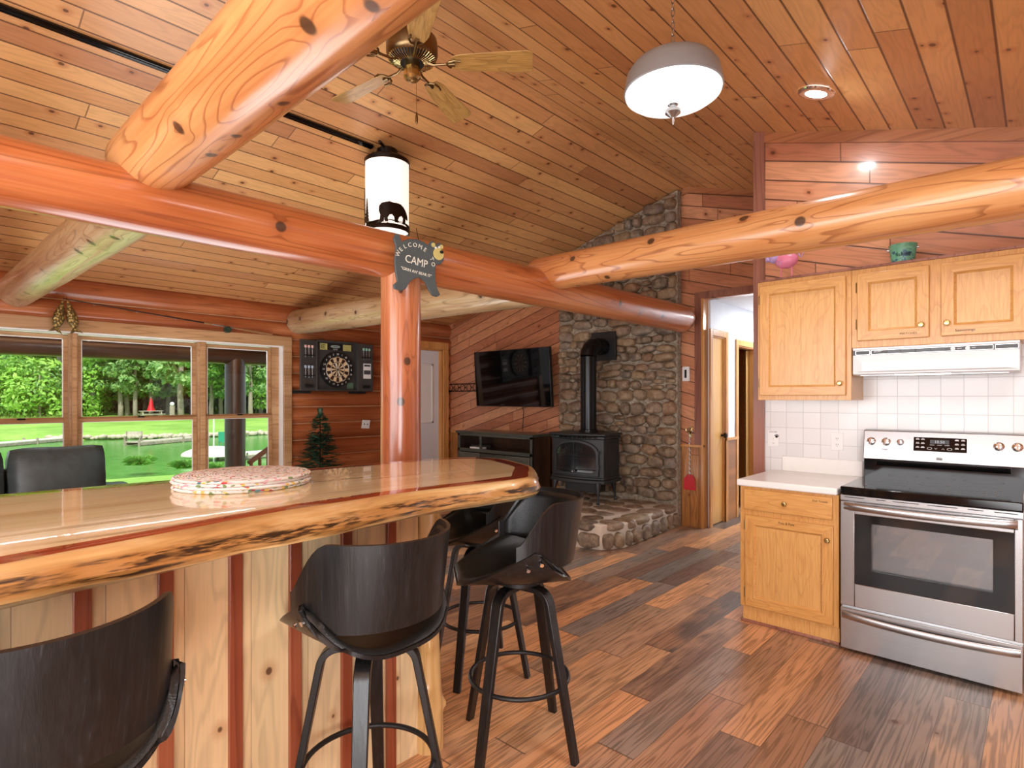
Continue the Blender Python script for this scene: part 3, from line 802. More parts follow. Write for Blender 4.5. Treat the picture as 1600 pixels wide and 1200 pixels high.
# ================================================================== STOOLS
def make_stool():
    root = empty('bar_stool', 'x', 'bar stool', (0, 0, 0), 0, 'black bent-wood bar stools')
    ZS = .672
    W, HH = .250, .172
    def amx(u):
        h = .162 * (1 - u) ** .9 + .010
        if u < .10: h *= math.sqrt(max(.5, 1 - .5 * ((.10 - u) / .10) ** 2))
        return math.acos(max(-1, 1 - h / HH))
    def shell(u, v, ins=0.0):
        e = abs(v * 2 - 1)
        yr = -.196 + .150 * e ** 2.4
        y = yr + (.262 - yr) * u
        a = (v * 2 - 1) * amx(u)
        w = W - .010 * u
        x = (w - ins) * math.copysign(abs(math.sin(a)) ** .80, a)
        z = HH * (1 - math.cos(a)) ** 1.12 - .012 * math.exp(-((u - .45) / .3) ** 2) * (1 - e) + ins
        return (x, y, z + ZS)
    bm = B(); sheet(bm, lambda u, v: shell(u, v), 22, 36, -.011)
    obj('seat_shell', bm, m_bwood, root, smooth=True, angle=50, label='curved black plywood seat shell')
    def pad(u, v):
        uu = .02 + u * .965; vv = .5 + (v - .5) * .965
        p = shell(uu, vv)
        e = min(u, 1 - u, v * 1.0, (1 - v) * 1.0); k = min(1, e / .05)
        ht = .004 + .018 * math.sqrt(max(0, 1 - (1 - k) ** 2))
        a = (vv * 2 - 1) * amx(uu)
        return (p[0] - math.sin(a) * ht * .9, p[1], p[2] + math.cos(a) * ht)
    bm = B(); sheet(bm, pad, 30, 40, -.004)
    obj('seat_pad', bm, m_leather, root, smooth=True, angle=70)
    TM = R(100)
    def back(u, v, ins=0.0, marg=0.0):
        t = (u * 2 - 1) * TM * (1 - marg)
        at = abs(t)
        k = min(1.0, max(0.0, (at - R(64)) / R(36))); k = k * k * (3 - 2 * k)
        top = .332 - .155 * k ** 1.1; bot = .084 + .030 * k
        top -= marg * .25; bot += marg * .12
        z = bot + (top - bot) * v
        lean = .05 * max(0, z - .07)/.28
        rx, ry = .236 - ins, .235 - ins
        ct = math.cos(t)
        y = -ry * ct if ct > 0 else -ry * ct * .9
        return (rx * math.sin(t) * (1 + .10 * (z - .1)), y - lean * max(0, ct) + .015, z + ZS)
    bm = B(); sheet(bm, lambda u, v: back(u, v), 48, 12, -.011)
    obj('backrest', bm, m_bwood, root, smooth=True, angle=50)
    def bpad(u, v):
        e = min(u * 2.2, (1 - u) * 2.2, v * .6, (1 - v) * .6); k = min(1, e / .09)
        return back(u, v, .003 + .022 * math.sqrt(max(0, 1 - (1 - k) ** 2)), .05)
    bm = B(); sheet(bm, bpad, 48, 16, .003)
    obj('back_pad', bm, m_leather, root, smooth=True, angle=70)
    for s in (-1, 1):
        for uu in (.13, .27):
            p = Vector(shell(uu, .5 + s * .44)); e_ = Vector(shell(uu, .5 + s * .45)) - Vector(shell(uu, .5 + s * .43)); nn = Vector((s * abs(e_.z), 0, -abs(e_.x))).normalized()
            bm = B(); tube(bm, [p + nn * .008, p + nn * .016], .0075, 12)
            obj('bolt', bm, m_chrome, root, smooth=True)
    bm = B(); lathe(bm, [(0, .640), (.075, .640), (.085, .648), (.085, .662), (.06, .672), (0, .672)], 28)
    obj('swivel_plate', bm, m_blackm, root, smooth=True)
    for k in range(4):
        a = R(45 + 90 * k)
        path = [(.02, .634), (.075, .634)]
        for j in range(9):
            b = R(90) * j / 8 * .87
            path.append((.085 + .062 * math.sin(b), .634 - .062 * (1 - math.cos(b))))
        path.append((.262, .0))
        # resample last straight
        bm = B(); rows = []
        for i, (r_, z_) in enumerate(path):
            pr = path[max(0, i - 1)]; nx = path[min(len(path) - 1, i + 1)]
            if i == len(path) - 1: tr, tz = 0.187, -.98
            else: tr, tz = nx[0] - pr[0], nx[1] - pr[1]
            L = math.hypot(tr, tz); nr, nz_ = -tz / L, tr / L
            hw = .024 - .006 * max(0, (.6 - z_) / .6) ; th = .011
            if i == len(path) - 1: nr, nz_ = 1.0, 0.0
            rows.append([bm.verts.new(((r_ + s1 * nr * th) * math.cos(a) - s2 * hw * math.sin(a), (r_ + s1 * nr * th) * math.sin(a) + s2 * hw * math.cos(a), z_ + s1 * nz_ * th))
                         for (s1, s2) in ((1, -1), (1, 1), (-1, 1), (-1, -1))])
        for i in range(len(rows) - 1):
            for j in range(4): bm.faces.new((rows[i][j], rows[i][(j + 1) % 4], rows[i + 1][(j + 1) % 4], rows[i + 1][j]))
        bm.faces.new(list(reversed(rows[0]))); bm.faces.new(rows[-1])
        obj('leg', bm, m_bwood, root, smooth=True, angle=40, bevel=.003)
    bm = B(); tube(bm, [(.2 * math.cos(2 * PI * k / 48), .2 * math.sin(2 * PI * k / 48), .27) for k in range(48)], .009, 12, closed=True)
    obj('foot_ring', bm, m_blackm, root, smooth=True)
    return root
st = make_stool()
stools = [((.18, 1.44), -8, 'black bar stool nearest the camera at the left end of the bar front'),
          ((1.0, 1.53), 4, 'black bar stool in the middle of the bar front, its tall back towards us'),
          ((1.735, 1.565), 52, 'black bar stool at the corner of the bar, seen from its side'),
          ((2.06, 2.13), 66, 'black bar stool partly hidden under the end of the bar behind another stool')]
for i, ((x, y), a, lab) in enumerate(stools):
    o = st if i == 0 else copy_tree(st)
    o.location = (x, y, 0); o.rotation_euler = (0, 0, R(a)); o['label'] = lab
# ================================================================== KITCHEN
UX = 3.92      # upper cabinet face
def knob(parent, y, z, x):
    bm = B(); lathe(bm, [(0, 0), (.009, 0), (.007, -.010), (.006, -.014), (.0125, -.018), (.0155, -.024), (.012, -.030), (0, -.032)], 20, axis='x')
    return obj('knob', bm, m_brass, parent, smooth=True, loc=(x, y, z))
def hinge(parent, y, z, x):
    bm = B(); box(bm, x - .006, x, y - .012, y + .006, z - .028, z + .028); tube(bm, [(x - .008, y, z - .03), (x - .008, y, z + .03)], .004, 8)
    return obj('hinge', bm, m_brassd, parent)
def cab_door(parent, y0, y1, z0, z1, x, slats=0, label=None, name='door'):
    """frame and recessed panel door, front face towards -x"""
    st = .058; t = .019
    bm = B()
    O = [(y0, z0), (y1, z0), (y1, z1), (y0, z1)]; I = [(y0 + st, z0 + st), (y1 - st, z0 + st), (y1 - st, z1 - st), (y0 + st, z1 - st)]
    vo = [[bm.verts.new((xx, a, b)) for a, b in O] for xx in (x - t, x)]; vi = [[bm.verts.new((xx, a, b)) for a, b in I] for xx in (x - t, x)]
    for i in range(4):
        j = (i + 1) % 4; mi = 1 if i in (0, 2) else 0
        for q in ((vo[0][i], vo[0][j], vi[0][j], vi[0][i]), (vo[1][i], vi[1][i], vi[1][j], vo[1][j]), (vo[0][i], vo[1][i], vo[1][j], vo[0][j]), (vi[0][i], vi[0][j], vi[1][j], vi[1][i])):
            bm.faces.new(q).material_index = mi
    d = obj(name, bm, [m_oak, m_oakh], parent, bevel=.004, label=label)
    bm = B(); px = x - .006
    if slats:
        w_ = (y1 - y0 - 2 * st) / slats
        for k in range(slats): box(bm, px - .002, x - .001, y0 + st + k * w_ + .001, y0 + st + (k + 1) * w_ - .001, z0 + st - .002, z1 - st + .002)
    box(bm, px, x - .001, y0 + st - .002, y1 - st + .002, z0 + st - .002, z1 - st + .002)
    obj('panel', bm, m_oakp, d)
    # thin bevelled lip round the panel
    bm = B(); m = .010
    a, b, c, e = y0 + st, y1 - st, z0 + st, z1 - st
    for q in (((a, c), (b, c), (b - m, c + m), (a + m, c + m)), ((a, e), (b, e), (b - m, e - m), (a + m, e - m)), ((a, c), (a, e), (a + m, e - m), (a + m, c + m)), ((b, c), (b, e), (b - m, e - m), (b - m, c + m))):
        vs = [bm.verts.new((x - t * .9 if i < 2 else px - .001, p[0], p[1])) for i, p in enumerate(q)]
        bm.faces.new(vs)
    obj('panel_lip', bm, m_oakh, d)
    return d
RZ = (R(90), 0, R(-90))   # text facing -x, reading towards -y
def scribble(s, size, y, z, x, parent, mat, sx=1.0): return textmesh('lettering', s, size, mat, parent, (x, y, z), RZ, extrude=.0003, sx=sx)
# left wall cabinet
c1 = empty('wall_cabinet', 'tall oak wall cabinet above the white counter', 'wall cabinet', (0, 0, 0), group='oak wall cabinets')
UZ0, UZ1 = 1.387, 2.17
bm = B(); box(bm, UX, XK, .835, 1.385, UZ0, UZ1); obj('cabinet_box', bm, m_oak, c1, bevel=.002)
d = cab_door(c1, .862, 1.368, UZ0 + .03, UZ1 - .03, UX - .001, slats=4); knob(d, .892, 1.49, UX - .02)
hinge(d, 1.372, 2.05, UX - .001); hinge(d, 1.372, 1.50, UX - .001)
c2 = empty('wall_cabinet', 'short oak two-door wall cabinet above the range hood', 'wall cabinet', (0, 0, 0), group='oak wall cabinets')
bm = B(); box(bm, UX, XK, .02, .834, 1.70, UZ1); obj('cabinet_box', bm, m_oak, c2, bevel=.002)
d = cab_door(c2, .452, .802, 1.74, UZ1 - .03, UX - .001); knob(d, .487, 1.81, UX - .02); scribble('MATCHES', .017, .548, 1.767, UX - .0205, d, m_dark, 1.1)
hinge(d, .806, 2.06, UX - .001); hinge(d, .806, 1.84, UX - .001)
d = cab_door(c2, .045, .400, 1.74, UZ1 - .03, UX - .001); knob(d, .372, 1.81, UX - .02); scribble('Seasonings', .018, .295, 1.766, UX - .0205, d, m_dark, 1.1)
bm = B(); box(bm, UX - .012, XK - .03, .02, 1.392, UZ1, UZ1 + .014); cm = obj('cabinet_top_moulding', bm, m_trimv); mark(cm, 'thin dark moulding strip along the top of the wall cabinets', 'moulding')
# range hood
hd = empty('range_hood', 'white range hood with black control strip under the short cabinet', 'range hood', (0, 0, 0))
HX = UX - .004; H0, H1 = .075, .828
bm = B()
box(bm, HX, XK - .002, H0, H1, 1.685, 1.699)
prism(bm, [(HX + .002, 1.655), (HX, 1.545), (HX + .01, 1.538), (XK - .002, 1.538), (XK - .002, 1.686), (HX + .002, 1.686)], 'y', H0, H1)
obj('hood_body', bm, m_enamel, hd, bevel=.003)
bm = B()
v = [bm.verts.new(p) for p in ((HX - .001, H0 + .004, 1.648), (HX - .001, H1 - .004, 1.648), (HX + .0, H1 - .05, 1.612), (HX + .0, H0 + .05, 1.612), (HX - .0005, H0 + .05, 1.56), (HX - .0005, H1 - .05, 1.56))]
bmesh.ops.translate(bm, verts=v[2:], vec=(-.010, 0, 0))
bm.faces.new((v[0], v[1], v[2], v[3])); bm.faces.new((v[3], v[2], v[5], v[4]))
v2 = [bm.verts.new(p) for p in ((HX - .001, H1 - .004, 1.552), (HX - .001, H0 + .004, 1.552))]
bm.faces.new((v[1], v2[0], v[5], v[2])); bm.faces.new((v[0], v[3], v[4], v2[1])); bm.faces.new((v[4], v[5], v2[0], v2[1]))
obj('front_panel', bm, m_enamel, hd)
obj('control_strip', boxb(HX - .004, HX + .004, H0 + .003, H1 - .003, 1.655, 1.683), m_grey, hd)
bm = B()
for (a, b) in ((.738, .812), (.18, .732), (.08, .172)):
    for (q, r_, s_, t_) in ((a, b, 1.680, 1.6812), (a, b, 1.6568, 1.658), (a, a + .0012, 1.6568, 1.6812), (b - .0012, b, 1.6568, 1.6812)): box(bm, HX - .0052, HX - .003, q, r_, s_, t_)
obj('strip_outline', bm, m_chrome, hd)
bm = B()
for k in range(3):
    for (a, b) in ((.52, .585), (.59, .65), (.45, .512), (.385, .445)): box(bm, HX - .005, HX - .003, a, b, 1.661 + k * .006, 1.664 + k * .006)
obj('vent_slots', bm, m_black, hd)
for y in (.348, .285):
    bm = B(); lathe(bm, [(0, 0), (.011, 0), (.010, -.008), (0, -.010)], 20, axis='x'); obj('knob', bm, m_plastic, hd, smooth=True, loc=(HX - .004, y, 1.669))
obj('knob_caption', boxb(HX - .0055, HX - .003, .310, .330, 1.668, 1.670), m_plastic, hd); obj('knob_caption', boxb(HX - .0055, HX - .003, .252, .268, 1.668, 1.670), m_plastic, hd)
scribble('BROAN', .010, .700, 1.672, HX - .0046, hd, m_plastic); 
bm = B(); box(bm, HX + .06, XK - .08, .12, .80, 1.534, 1.539); obj('filter_screen', bm, m_steel, hd)
bm = B(); box(bm, HX + .02, HX + .05, .36, .62, 1.532, 1.5385); obj('lamp_lens', bm, emis('hood_lamp', (1, .98, .94, 1), 3.0), hd)
# base cabinet + counter
BX = 3.615
bc = empty('base_cabinet', 'oak base cabinet with one drawer and one door left of the range', 'base cabinet', (0, 0, 0))
bm = B(); box(bm, BX, XK, .832, 1.385, .10, .851); obj('cabinet_box', bm, m_oak, bc, bevel=.002)
bm = B(); box(bm, BX + .012, XK, .832, 1.372, .018, .10); obj('toe_board', bm, m_oakp, bc)
bm = B(); box(bm, BX + .004, XK, .832, 1.385, 0, .018); obj('shoe_moulding', bm, m_trimv, bc, bevel=.004)
bm = B(); box(bm, BX - .019, BX - .001, .862, 1.358, .708, .836); dr = obj('drawer', bm, m_oakh, bc, bevel=.005)
knob(dr, 1.113, .771, BX - .019); scribble('Dish Towels', .016, .925, .808, BX - .0197, dr, m_dark)
d = cab_door(bc, .858, 1.350, .112, .675, BX - .001, slats=3); knob(d, .884, .594, BX - .02); scribble('Pots & Pans', .019, 1.106, .652, BX - .0207, d, m_dark)
hinge(d, 1.354, .61, BX - .001); hinge(d, 1.354, .19, BX - .001)
ct = empty('countertop', 'white laminate counter piece left of the range', 'counter', (0, 0, 0))
obj('worktop', boxb(BX - .028, XK - .001, .835, 1.40, .852, .893), m_laminate, ct, bevel=.01, seg=3)
obj('upstand', boxb(XK - .02, XK - .001, .835, 1.325, .893, .995), m_laminate, ct, bevel=.003)
# outlets
def outlet(y, z, label, kind, w=.074, h=.118):
    o = empty(kind, label, 'light switch' if 'switch' in kind else 'outlet', (XK - .001, y, z))
    obj('cover_plate', boxb(-.005, 0, -w / 2, w / 2, -h / 2, h / 2), m_plastic, o, bevel=.002)
    return o
o = outlet(.985, 1.113, 'white double power outlet on the tile beside the range', 'power_outlet')
bm = B()
for dz in (-.02, .02):
    for dy in (-.006, .006): box(bm, -.0062, -.004, dy - .001, dy + .001, dz - .004, dz + .005)
    box(bm, -.0062, -.004, -.002, .002, dz - .012, dz - .009)
obj('socket_slots', bm, m_dark, o)
o = outlet(1.388, 1.114, 'white tile-wall switch plate with a small paw sticker near the trim', 'switch_plate', .076, .112)
obj('switch_lever', boxb(-.014, -.004, -.004, .004, -.012, .006), m_laminate, o)
bm = B()
for (dy, dz, r_) in ((-.022, .014, .009), (-.012, .022, .004), (-.020, .027, .004), (-.029, .026, .004), (-.034, .018, .004)): tube(bm, [(-.0052, dy, dz), (-.0062, dy, dz)], r_, 14)
obj('paw_sticker', bm, m_dark, o)
textmesh('lettering', 'KITCHEN', .013, m_dark, o, (-.0054, 0, .046), RZ, extrude=.0003); textmesh('lettering', 'ON', .008, m_dark, o, (-.0054, 0, -.034), RZ, extrude=.0003)

# ================================================================== RANGE
rg = empty('electric_range', 'stainless steel electric range with black glass cooktop', 'range', (0, 0, 0))
FX = 3.565; A0, A1 = .055, .815
obj('body', boxb(FX + .025, XK - .12, A0, A1, .03, .865), m_steel, rg, bevel=.002)
bm = B()
for (x, y) in ((FX + .07, A0 + .05), (FX + .07, A1 - .05), (XK - .2, A0 + .05), (XK - .2, A1 - .05)): lathe(bm, [(.018, 0), (.018, .035)], 12, c=(x, y, 0))
obj('levelling_feet', bm, m_blackm, rg)
# cooktop
bm = B()
NY = 24
def ct_front(y): return FX - .012 * (1 - ((y - (A0 + A1) / 2) / .38) ** 2)
pts = [(ct_front(A0 + (A1 - A0) * k / NY), A0 + (A1 - A0) * k / NY) for k in range(NY + 1)] + [(XK - .09, A1), (XK - .09, A0)]
prism(bm, pts, 'z', .868, .912)
obj('cooktop', bm, m_black, rg, bevel=.006)
m_ringline = plain('burner_ring_print', rgb(150, 150, 150), .3)
bm = B()
def annul(bm, x, y, r_, w_=.0012, z=.9128):
    n = 64; a = [bm.verts.new((x + (r_ - w_) * math.cos(2 * PI * k / n), y + (r_ - w_) * math.sin(2 * PI * k / n), z)) for k in range(n)]
    b = [bm.verts.new((x + (r_ + w_) * math.cos(2 * PI * k / n), y + (r_ + w_) * math.sin(2 * PI * k / n), z)) for k in range(n)]
    for k in range(n): bm.faces.new((a[k], b[k], b[(k + 1) % n], a[(k + 1) % n]))
annul(bm, 3.73, .62, .105); annul(bm, 3.73, .28, .125); annul(bm, 3.73, .28, .082); annul(bm, 3.97, .63, .075); annul(bm, 3.97, .24, .09); annul(bm, 3.98, .44, .07)
obj('burner_rings', bm, m_ringline, rg)
# back guard
bm = B(); box(bm, XK - .10, XK - .02, A0 + .003, A1 - .003, .868, 1.03)
obj('backguard_base', bm, m_black, rg, bevel=.004)
bm = B()
ptsb = [(XK - .115, 1.022), (XK - .085, 1.198), (XK - .06, 1.204), (XK - .02, 1.204), (XK - .02, 1.022)]
prism(bm, ptsb, 'y', A0, A1); cpnl = obj('control_panel', bm, m_steel, rg, bevel=.004)
bm = B(); prism(bm, [(XK - .106, .985), (XK - .118, 1.012), (XK - .118, 1.022), (XK - .09, 1.022), (XK - .09, .985)], 'y', A0 + .06, A1 - .07); obj('vent_lip', bm, m_black, rg, bevel=.003)
tilt = math.atan2(.030, .176)
def onpanel(z): return XK - .115 + .030 * (z - 1.022) / .176
def rangeknob(y, z, r_=.022):
    bm = B(); lathe(bm, [(0, 0), (r_ * 1.12, 0), (r_ * 1.1, -.004), (r_ * .92, -.006), (r_ * .84, -.026), (r_ * .6, -.029), (0, -.029)], 28, axis='x')
    box(bm, -.034, -.028, -r_ * .22, r_ * .22, -r_ * .82, r_ * .82)
    k_ = obj('control_knob', bm, m_chrome, cpnl, smooth=True, angle=40, loc=(onpanel(z) - .001, y, z), rot=(0, tilt, 0)); return k_
for y in (.772, .694): rangeknob(y, 1.132)
rangeknob(.622, 1.132, .017); rangeknob(.166, 1.132); rangeknob(.089, 1.132)
zc = 1.127; dsp = B(); box(dsp, -.003, .001, -.125, .125, -.041, .041)
dp = obj('display_panel', dsp, m_black, cpnl, bevel=.002, loc=(onpanel(zc), .43, zc), rot=(0, tilt, 0))
m_led = emis('clock_digits', rgb(150, 160, 165), .5)
obj('clock_window', boxb(-.0042, -.002, -.045, .045, .004, .028), plain('clock_window', rgb(70, 74, 78), .2), dp)
RT = (R(90), 0, R(-90))
textmesh('clock_digits', '10:50', .022, m_led, dp, (-.0046, 0, .015), RT, extrude=.0003)
bm = B()
for i, y in enumerate((.105, .08)):
    for j, z in enumerate((.028, .004, -.02)): box(bm, -.0038, -.003, y - .009, y + .009, z - .002, z + .002); box(bm, -.0038, -.003, y - .006, y + .006, z + .004, z + .006)
for i, y in enumerate((-.08, -.108)):
    for j, z in enumerate((.028, .004, -.02)): box(bm, -.0038, -.003, y - .009, y + .009, z - .002, z + .002); box(bm, -.0038, -.003, y - .006, y + .006, z + .004, z + .006)
for y in (.035, 0, -.035): box(bm, -.0038, -.003, y - .011, y + .011, -.004, -.002)
obj('key_legends', bm, m_plastic, dp)
bm = B()
for y in (.047, -.047):
    n = 16
    for k in range(n):
        a = 2 * PI * k / n; b = 2 * PI * (k + 1) / n
        bm.faces.new([bm.verts.new((-.0036, y + r_ * math.cos(t), -.024 + r_ * .6 * math.sin(t))) for r_, t in ((.012, a), (.010, a), (.010, b), (.012, b))])
for s in (1, -1):
    yy = s * .017
    for q in (-1, 1):
        bm.faces.new([bm.verts.new((-.0036, yy + q * a_, -.024 + b_)) for a_, b_ in ((0, -.004 * s), (.006, .003 * s), (.006, .005 * s), (0, -.002 * s))])
obj('arrow_keys', bm, m_plastic, dp)
textmesh('lettering', 'E-Clean', .009, m_grey, cpnl, (onpanel(1.06) - .001, .70, 1.085), (R(90) , 0, R(-90)), extrude=.0003)
bd = obj('brand_badge', boxb(-.001, .0005, -.017, .017, -.008, .008), m_plastic, cpnl, loc=(onpanel(1.045) - .001, .43, 1.045), rot=(0, tilt, 0))
bm = B()
for k in range(3): box(bm, -.0016, -.001, -.013, .013, -.006 + k * .005, -.003 + k * .005)
obj('badge_print', bm, m_dark, bd)
# manifold strip, door, handle
bm = B(); box(bm, FX + .004, FX + .03, A0, A1, .835, .866)
obj('front_rail', bm, m_steel, rg, bevel=.002)
bm = B()
for (a, b) in ((.70, .795), (.60, .645), (.455, .57), (.30, .42), (.2, .26), (.075, .16)): box(bm, FX + .002, FX + .006, a, b, .853, .857)
obj('rail_slots', bm, m_black, rg)
bm = B()
D0, D1 = .258, .832
def dface(a, b, c, e): box(bm, FX, FX + .03, a, b, c, e)
W0, W1, V0, V1 = .088, .745, .385, .765
dface(A0 + .002, W0, D0, D1); dface(W1, A1 - .002, D0, D1); dface(W0, W1, D0, V0); dface(W0, W1, V1, D1)
dr = obj('oven_door', bm, m_steel, rg, bevel=.003)
bm = B(); I0, I1, J0, J1 = .165, .668, .468, .722
for (a, b, c, e) in ((W0, I0, V0, V1), (I1, W1, V0, V1), (I0, I1, V0, J0), (I0, I1, J1, V1)): box(bm, FX + .002, FX + .008, a, b, c, e)
obj('window_border', bm, m_black, dr)
obj('window_glass', boxb(FX + .003, FX + .006, I0, I1, J0, J1), m_ovenglass, dr)
bm = B(); box(bm, FX + .031, FX + .38, I0 - .03, I1 + .03, .40, .76)
for f in list(bm.faces):
    if abs(f.calc_center_median().x - (FX + .031)) < 1e-4: bm.faces.remove(f)
obj('oven_cavity', bm, plain('oven_enamel', rgb(190, 190, 190), .4), rg)
bm = B()
for z in (.53, .62):
    for k in range(14): tube(bm, [(FX + .06, I0 + .02 + k * .036, z), (FX + .36, I0 + .02 + k * .036, z)], .0018, 6)
    tube(bm, [(FX + .06, I0 - .01, z), (FX + .06, I1 + .01, z)], .003, 8)
obj('oven_rack', bm, m_chrome, rg)
def bowed(y0, y1, z, bow, x, hh, th, drop=0):
    bm = B(); n = 28; rows = []
    for i in range(n + 1):
        t = i / n; y = y0 + (y1 - y0) * t; b = 1 - (2 * t - 1) ** 2
        xx = x - bow * (b ** .6); zz = z - drop * b
        rows.append([bm.verts.new((xx + dx, y, zz + dz)) for dx, dz in ((-th, -hh * .6), (-th, hh * .6), (-th * .4, hh), (th, hh * .7), (th, -hh * .7), (-th * .4, -hh))])
    for i in range(n):
        for j in range(6): bm.faces.new((rows[i][j], rows[i][(j + 1) % 6], rows[i + 1][(j + 1) % 6], rows[i + 1][j]))
    bm.faces.new(list(reversed(rows[0]))); bm.faces.new(rows[-1]); return bm
obj('door_handle', bowed(A0 + .02, A1 - .02, .808, .035, FX - .006, .019, .009, .004), m_steel, dr, smooth=True, angle=40)
bm = B()
for (a, b) in ((.70, .775), (.60, .66), (.455, .57), (.30, .42), (.2, .26), (.075, .16)): box(bm, FX - .0008, FX + .004, a, b, .782, .786)
obj('door_slots', bm, m_black, dr)
dw = obj('storage_drawer', boxb(FX, FX + .03, A0 + .002, A1 - .002, .02, .244), m_steel, rg, bevel=.003)
obj('drawer_handle', bowed(A0 + .01, A1 - .01, .208, .022, FX - .002, .019, .009, .012), m_steel, dw, smooth=True, angle=40)

# things on top of the wall cabinets
pg = empty('pig_figurine', 'round pink metal pig figurine standing on thin legs on the left cabinet', 'figurine', (4.08, 1.255, UZ1 + .014))
m_pink = plain('pink_enamel', rgb(238, 140, 170), .35); m_lil = plain('lilac_enamel', rgb(196, 170, 226), .4)
bm = B(); blob(bm, (0, 0, .145), (.052, .074, .056), nz=.03, sub=3); obj('body', bm, m_pink, pg, smooth=True, angle=180)
bm = B(); blob(bm, (-.02, .075, .165), (.035, .036, .035), sub=2); tube(bm, [(-.03, .10, .16), (-.035, .122, .158)], .016, 16); obj('head', bm, m_lil, pg, smooth=True, angle=180)
bm = B()
for s in (-1, 1): prism(bm, [(.055, .19), (.10, .175), (.075, .225)], 'x', -.02 + s * .022, -.016 + s * .022)
obj('ears', bm, m_dark, pg)
for s in (-1, 1):
    bm = B(); tube(bm, [(0, s * .034, .105), (0, s * .034, .01)], .004, 8); l = obj('leg', bm, m_pink, pg)
    bm = B(); lathe(bm, [(.022, 0), (.02, .008), (.008, .014), (0, .015)], 16, c=(0, s * .034, 0)); obj('hoof', bm, m_dark, l, smooth=True)
bm = B(); tube(bm, [(-.052 - .004 * math.cos(t * PI / 8), .03 + .012 * math.cos(t * PI / 8), .12 + .012 * math.sin(t * PI / 8)) for t in range(16)], .0015, 6, closed=True)
tube(bm, [(-.02 + .006 * math.cos(k), -.078 - k * .004, .16 + .012 * math.sin(k)) for k in range(9)], .003, 6)
obj('wire_curls', bm, m_lil, pg)
bk = empty('painted_bucket', 'small green painted tin bucket on the cabinet over the hood', 'bucket', (4.08, .60, UZ1 + .014))
def mat_bucket():
    M = Mat('painted_tin', .4); x, y, z = M.coords(); n = M.noise(M.vec(x * 30, y * 30, z * 40), 1.0, 3.0)
    band = ((z - .055).abs()).smooth(.025, .045, 1, 0)
    col = M.ramp(n, [(.35, rgb(104, 172, 138)), (.6, rgb(130, 196, 160))])
    M.color(M.mix(n.smooth(.5, .58) * band, col, rgb(60, 106, 124))); return M.m
mb = mat_bucket()
bm = B(); lathe(bm, [(0, 0), (.056, 0), (.070, .122), (.073, .126), (.070, .128), (.066, .122), (.053, .006), (0, .006)], 32); obj('pail', bm, mb, bk, smooth=True)
bm = B(); tube(bm, [(0, .072 * math.cos(a * PI / 12), .108 - .0 * a + .0 + .028 * math.sin(a * PI / 12) * -1) for a in range(13)], .0018, 6)
for s in (-1, 1): tube(bm, [(0, s * .068, .105), (0, s * .08, .105)], .007, 12)
obj('bail_handle', bm, m_nickel, bk)
textmesh('lettering', 'fishing', .030, m_dark, bk, (-.0645, -.01, .062), (R(97), 0, R(-90)), extrude=.0008)
# ================================================================== STONE CHIMNEY + HEARTH
def mat_stone():
    M = Mat('fieldstone', 0.55, spec=.4)
    at = M.nt.nodes.new('ShaderNodeAttribute'); at.attribute_name = 'tone'; 
    tone = S(M.nt, at.outputs['Fac'])
    x, y, z = M.coords(); v = M.vec(x, y, z)
    n = M.noise(v, 14.0, 5.0, .65); n2 = M.noise(v, 46.0, 4.0, .7); n3 = M.noise(v, 5.0, 2.0)
    base = M.ramp(tone, [(0.0, rgb(82, 66, 54)), (.16, rgb(128, 92, 68)), (.32, rgb(96, 84, 76)), (.48, rgb(148, 116, 88)), (.62, rgb(110, 82, 66)),
                         (.76, rgb(122, 112, 104)), (.9, rgb(140, 98, 72)), (1.0, rgb(92, 78, 70))])
    col = M.mix(n.smooth(.35, .7), base, M.mix(.5, base, rgb(196, 170, 142)))
    col = M.mix(n2.smooth(.5, .75, 0, .55), col, rgb(50, 40, 36))
    M.color(col); M.rough(n3.smooth(.3, .7, .28, .5)); M.bump(n * .7 + n2 * .4, .8, .02); return M.m
def mat_mortar():
    M = Mat('mortar', .9); x, y, z = M.coords(); n = M.noise(M.vec(x, y, z), 30.0, 4.0, .7)
    M.color(M.ramp(n, [(.3, rgb(112, 98, 80)), (.7, rgb(190, 178, 158))])); M.bump(n, .6, .01); return M.m
m_stone, m_mortar = mat_stone(), mat_mortar()
def stones(name, parent, specs):
    """specs: (centre, half sizes, rotation matrix)"""
    bm = B(); lay = bm.verts.layers.float.new('tone')
    for i, (c, s, rot) in enumerate(specs):
        vs = blob(bm, c, s, sub=3 if max(s) > .05 else 2, e=random.uniform(.62, .82), nz=.16, seed=random.uniform(0, 90), rot=rot)
        t = random.random()
        for v in vs: v[lay] = t
    return obj(name, bm, m_stone, parent, smooth=True, angle=180)
SX = 5.80
ch = empty('stone_chimney', 'tall irregular fieldstone chimney wall rising to the sloped ceiling behind the stove', 'stone chimney', (0, 0, 0))
CY0, CY1 = 2.905, 4.53
bm = B(); prism(bm, [(CY0, .0), (CY1, .0), (CY1, ceil_z(CY1) - .01), (CY0, ceil_z(CY0) - .01)], 'x', SX, XW - .014)
obj('mortar_bed', bm, m_mortar, ch)
rs = random.Random(11); specs = []
z = .27; 
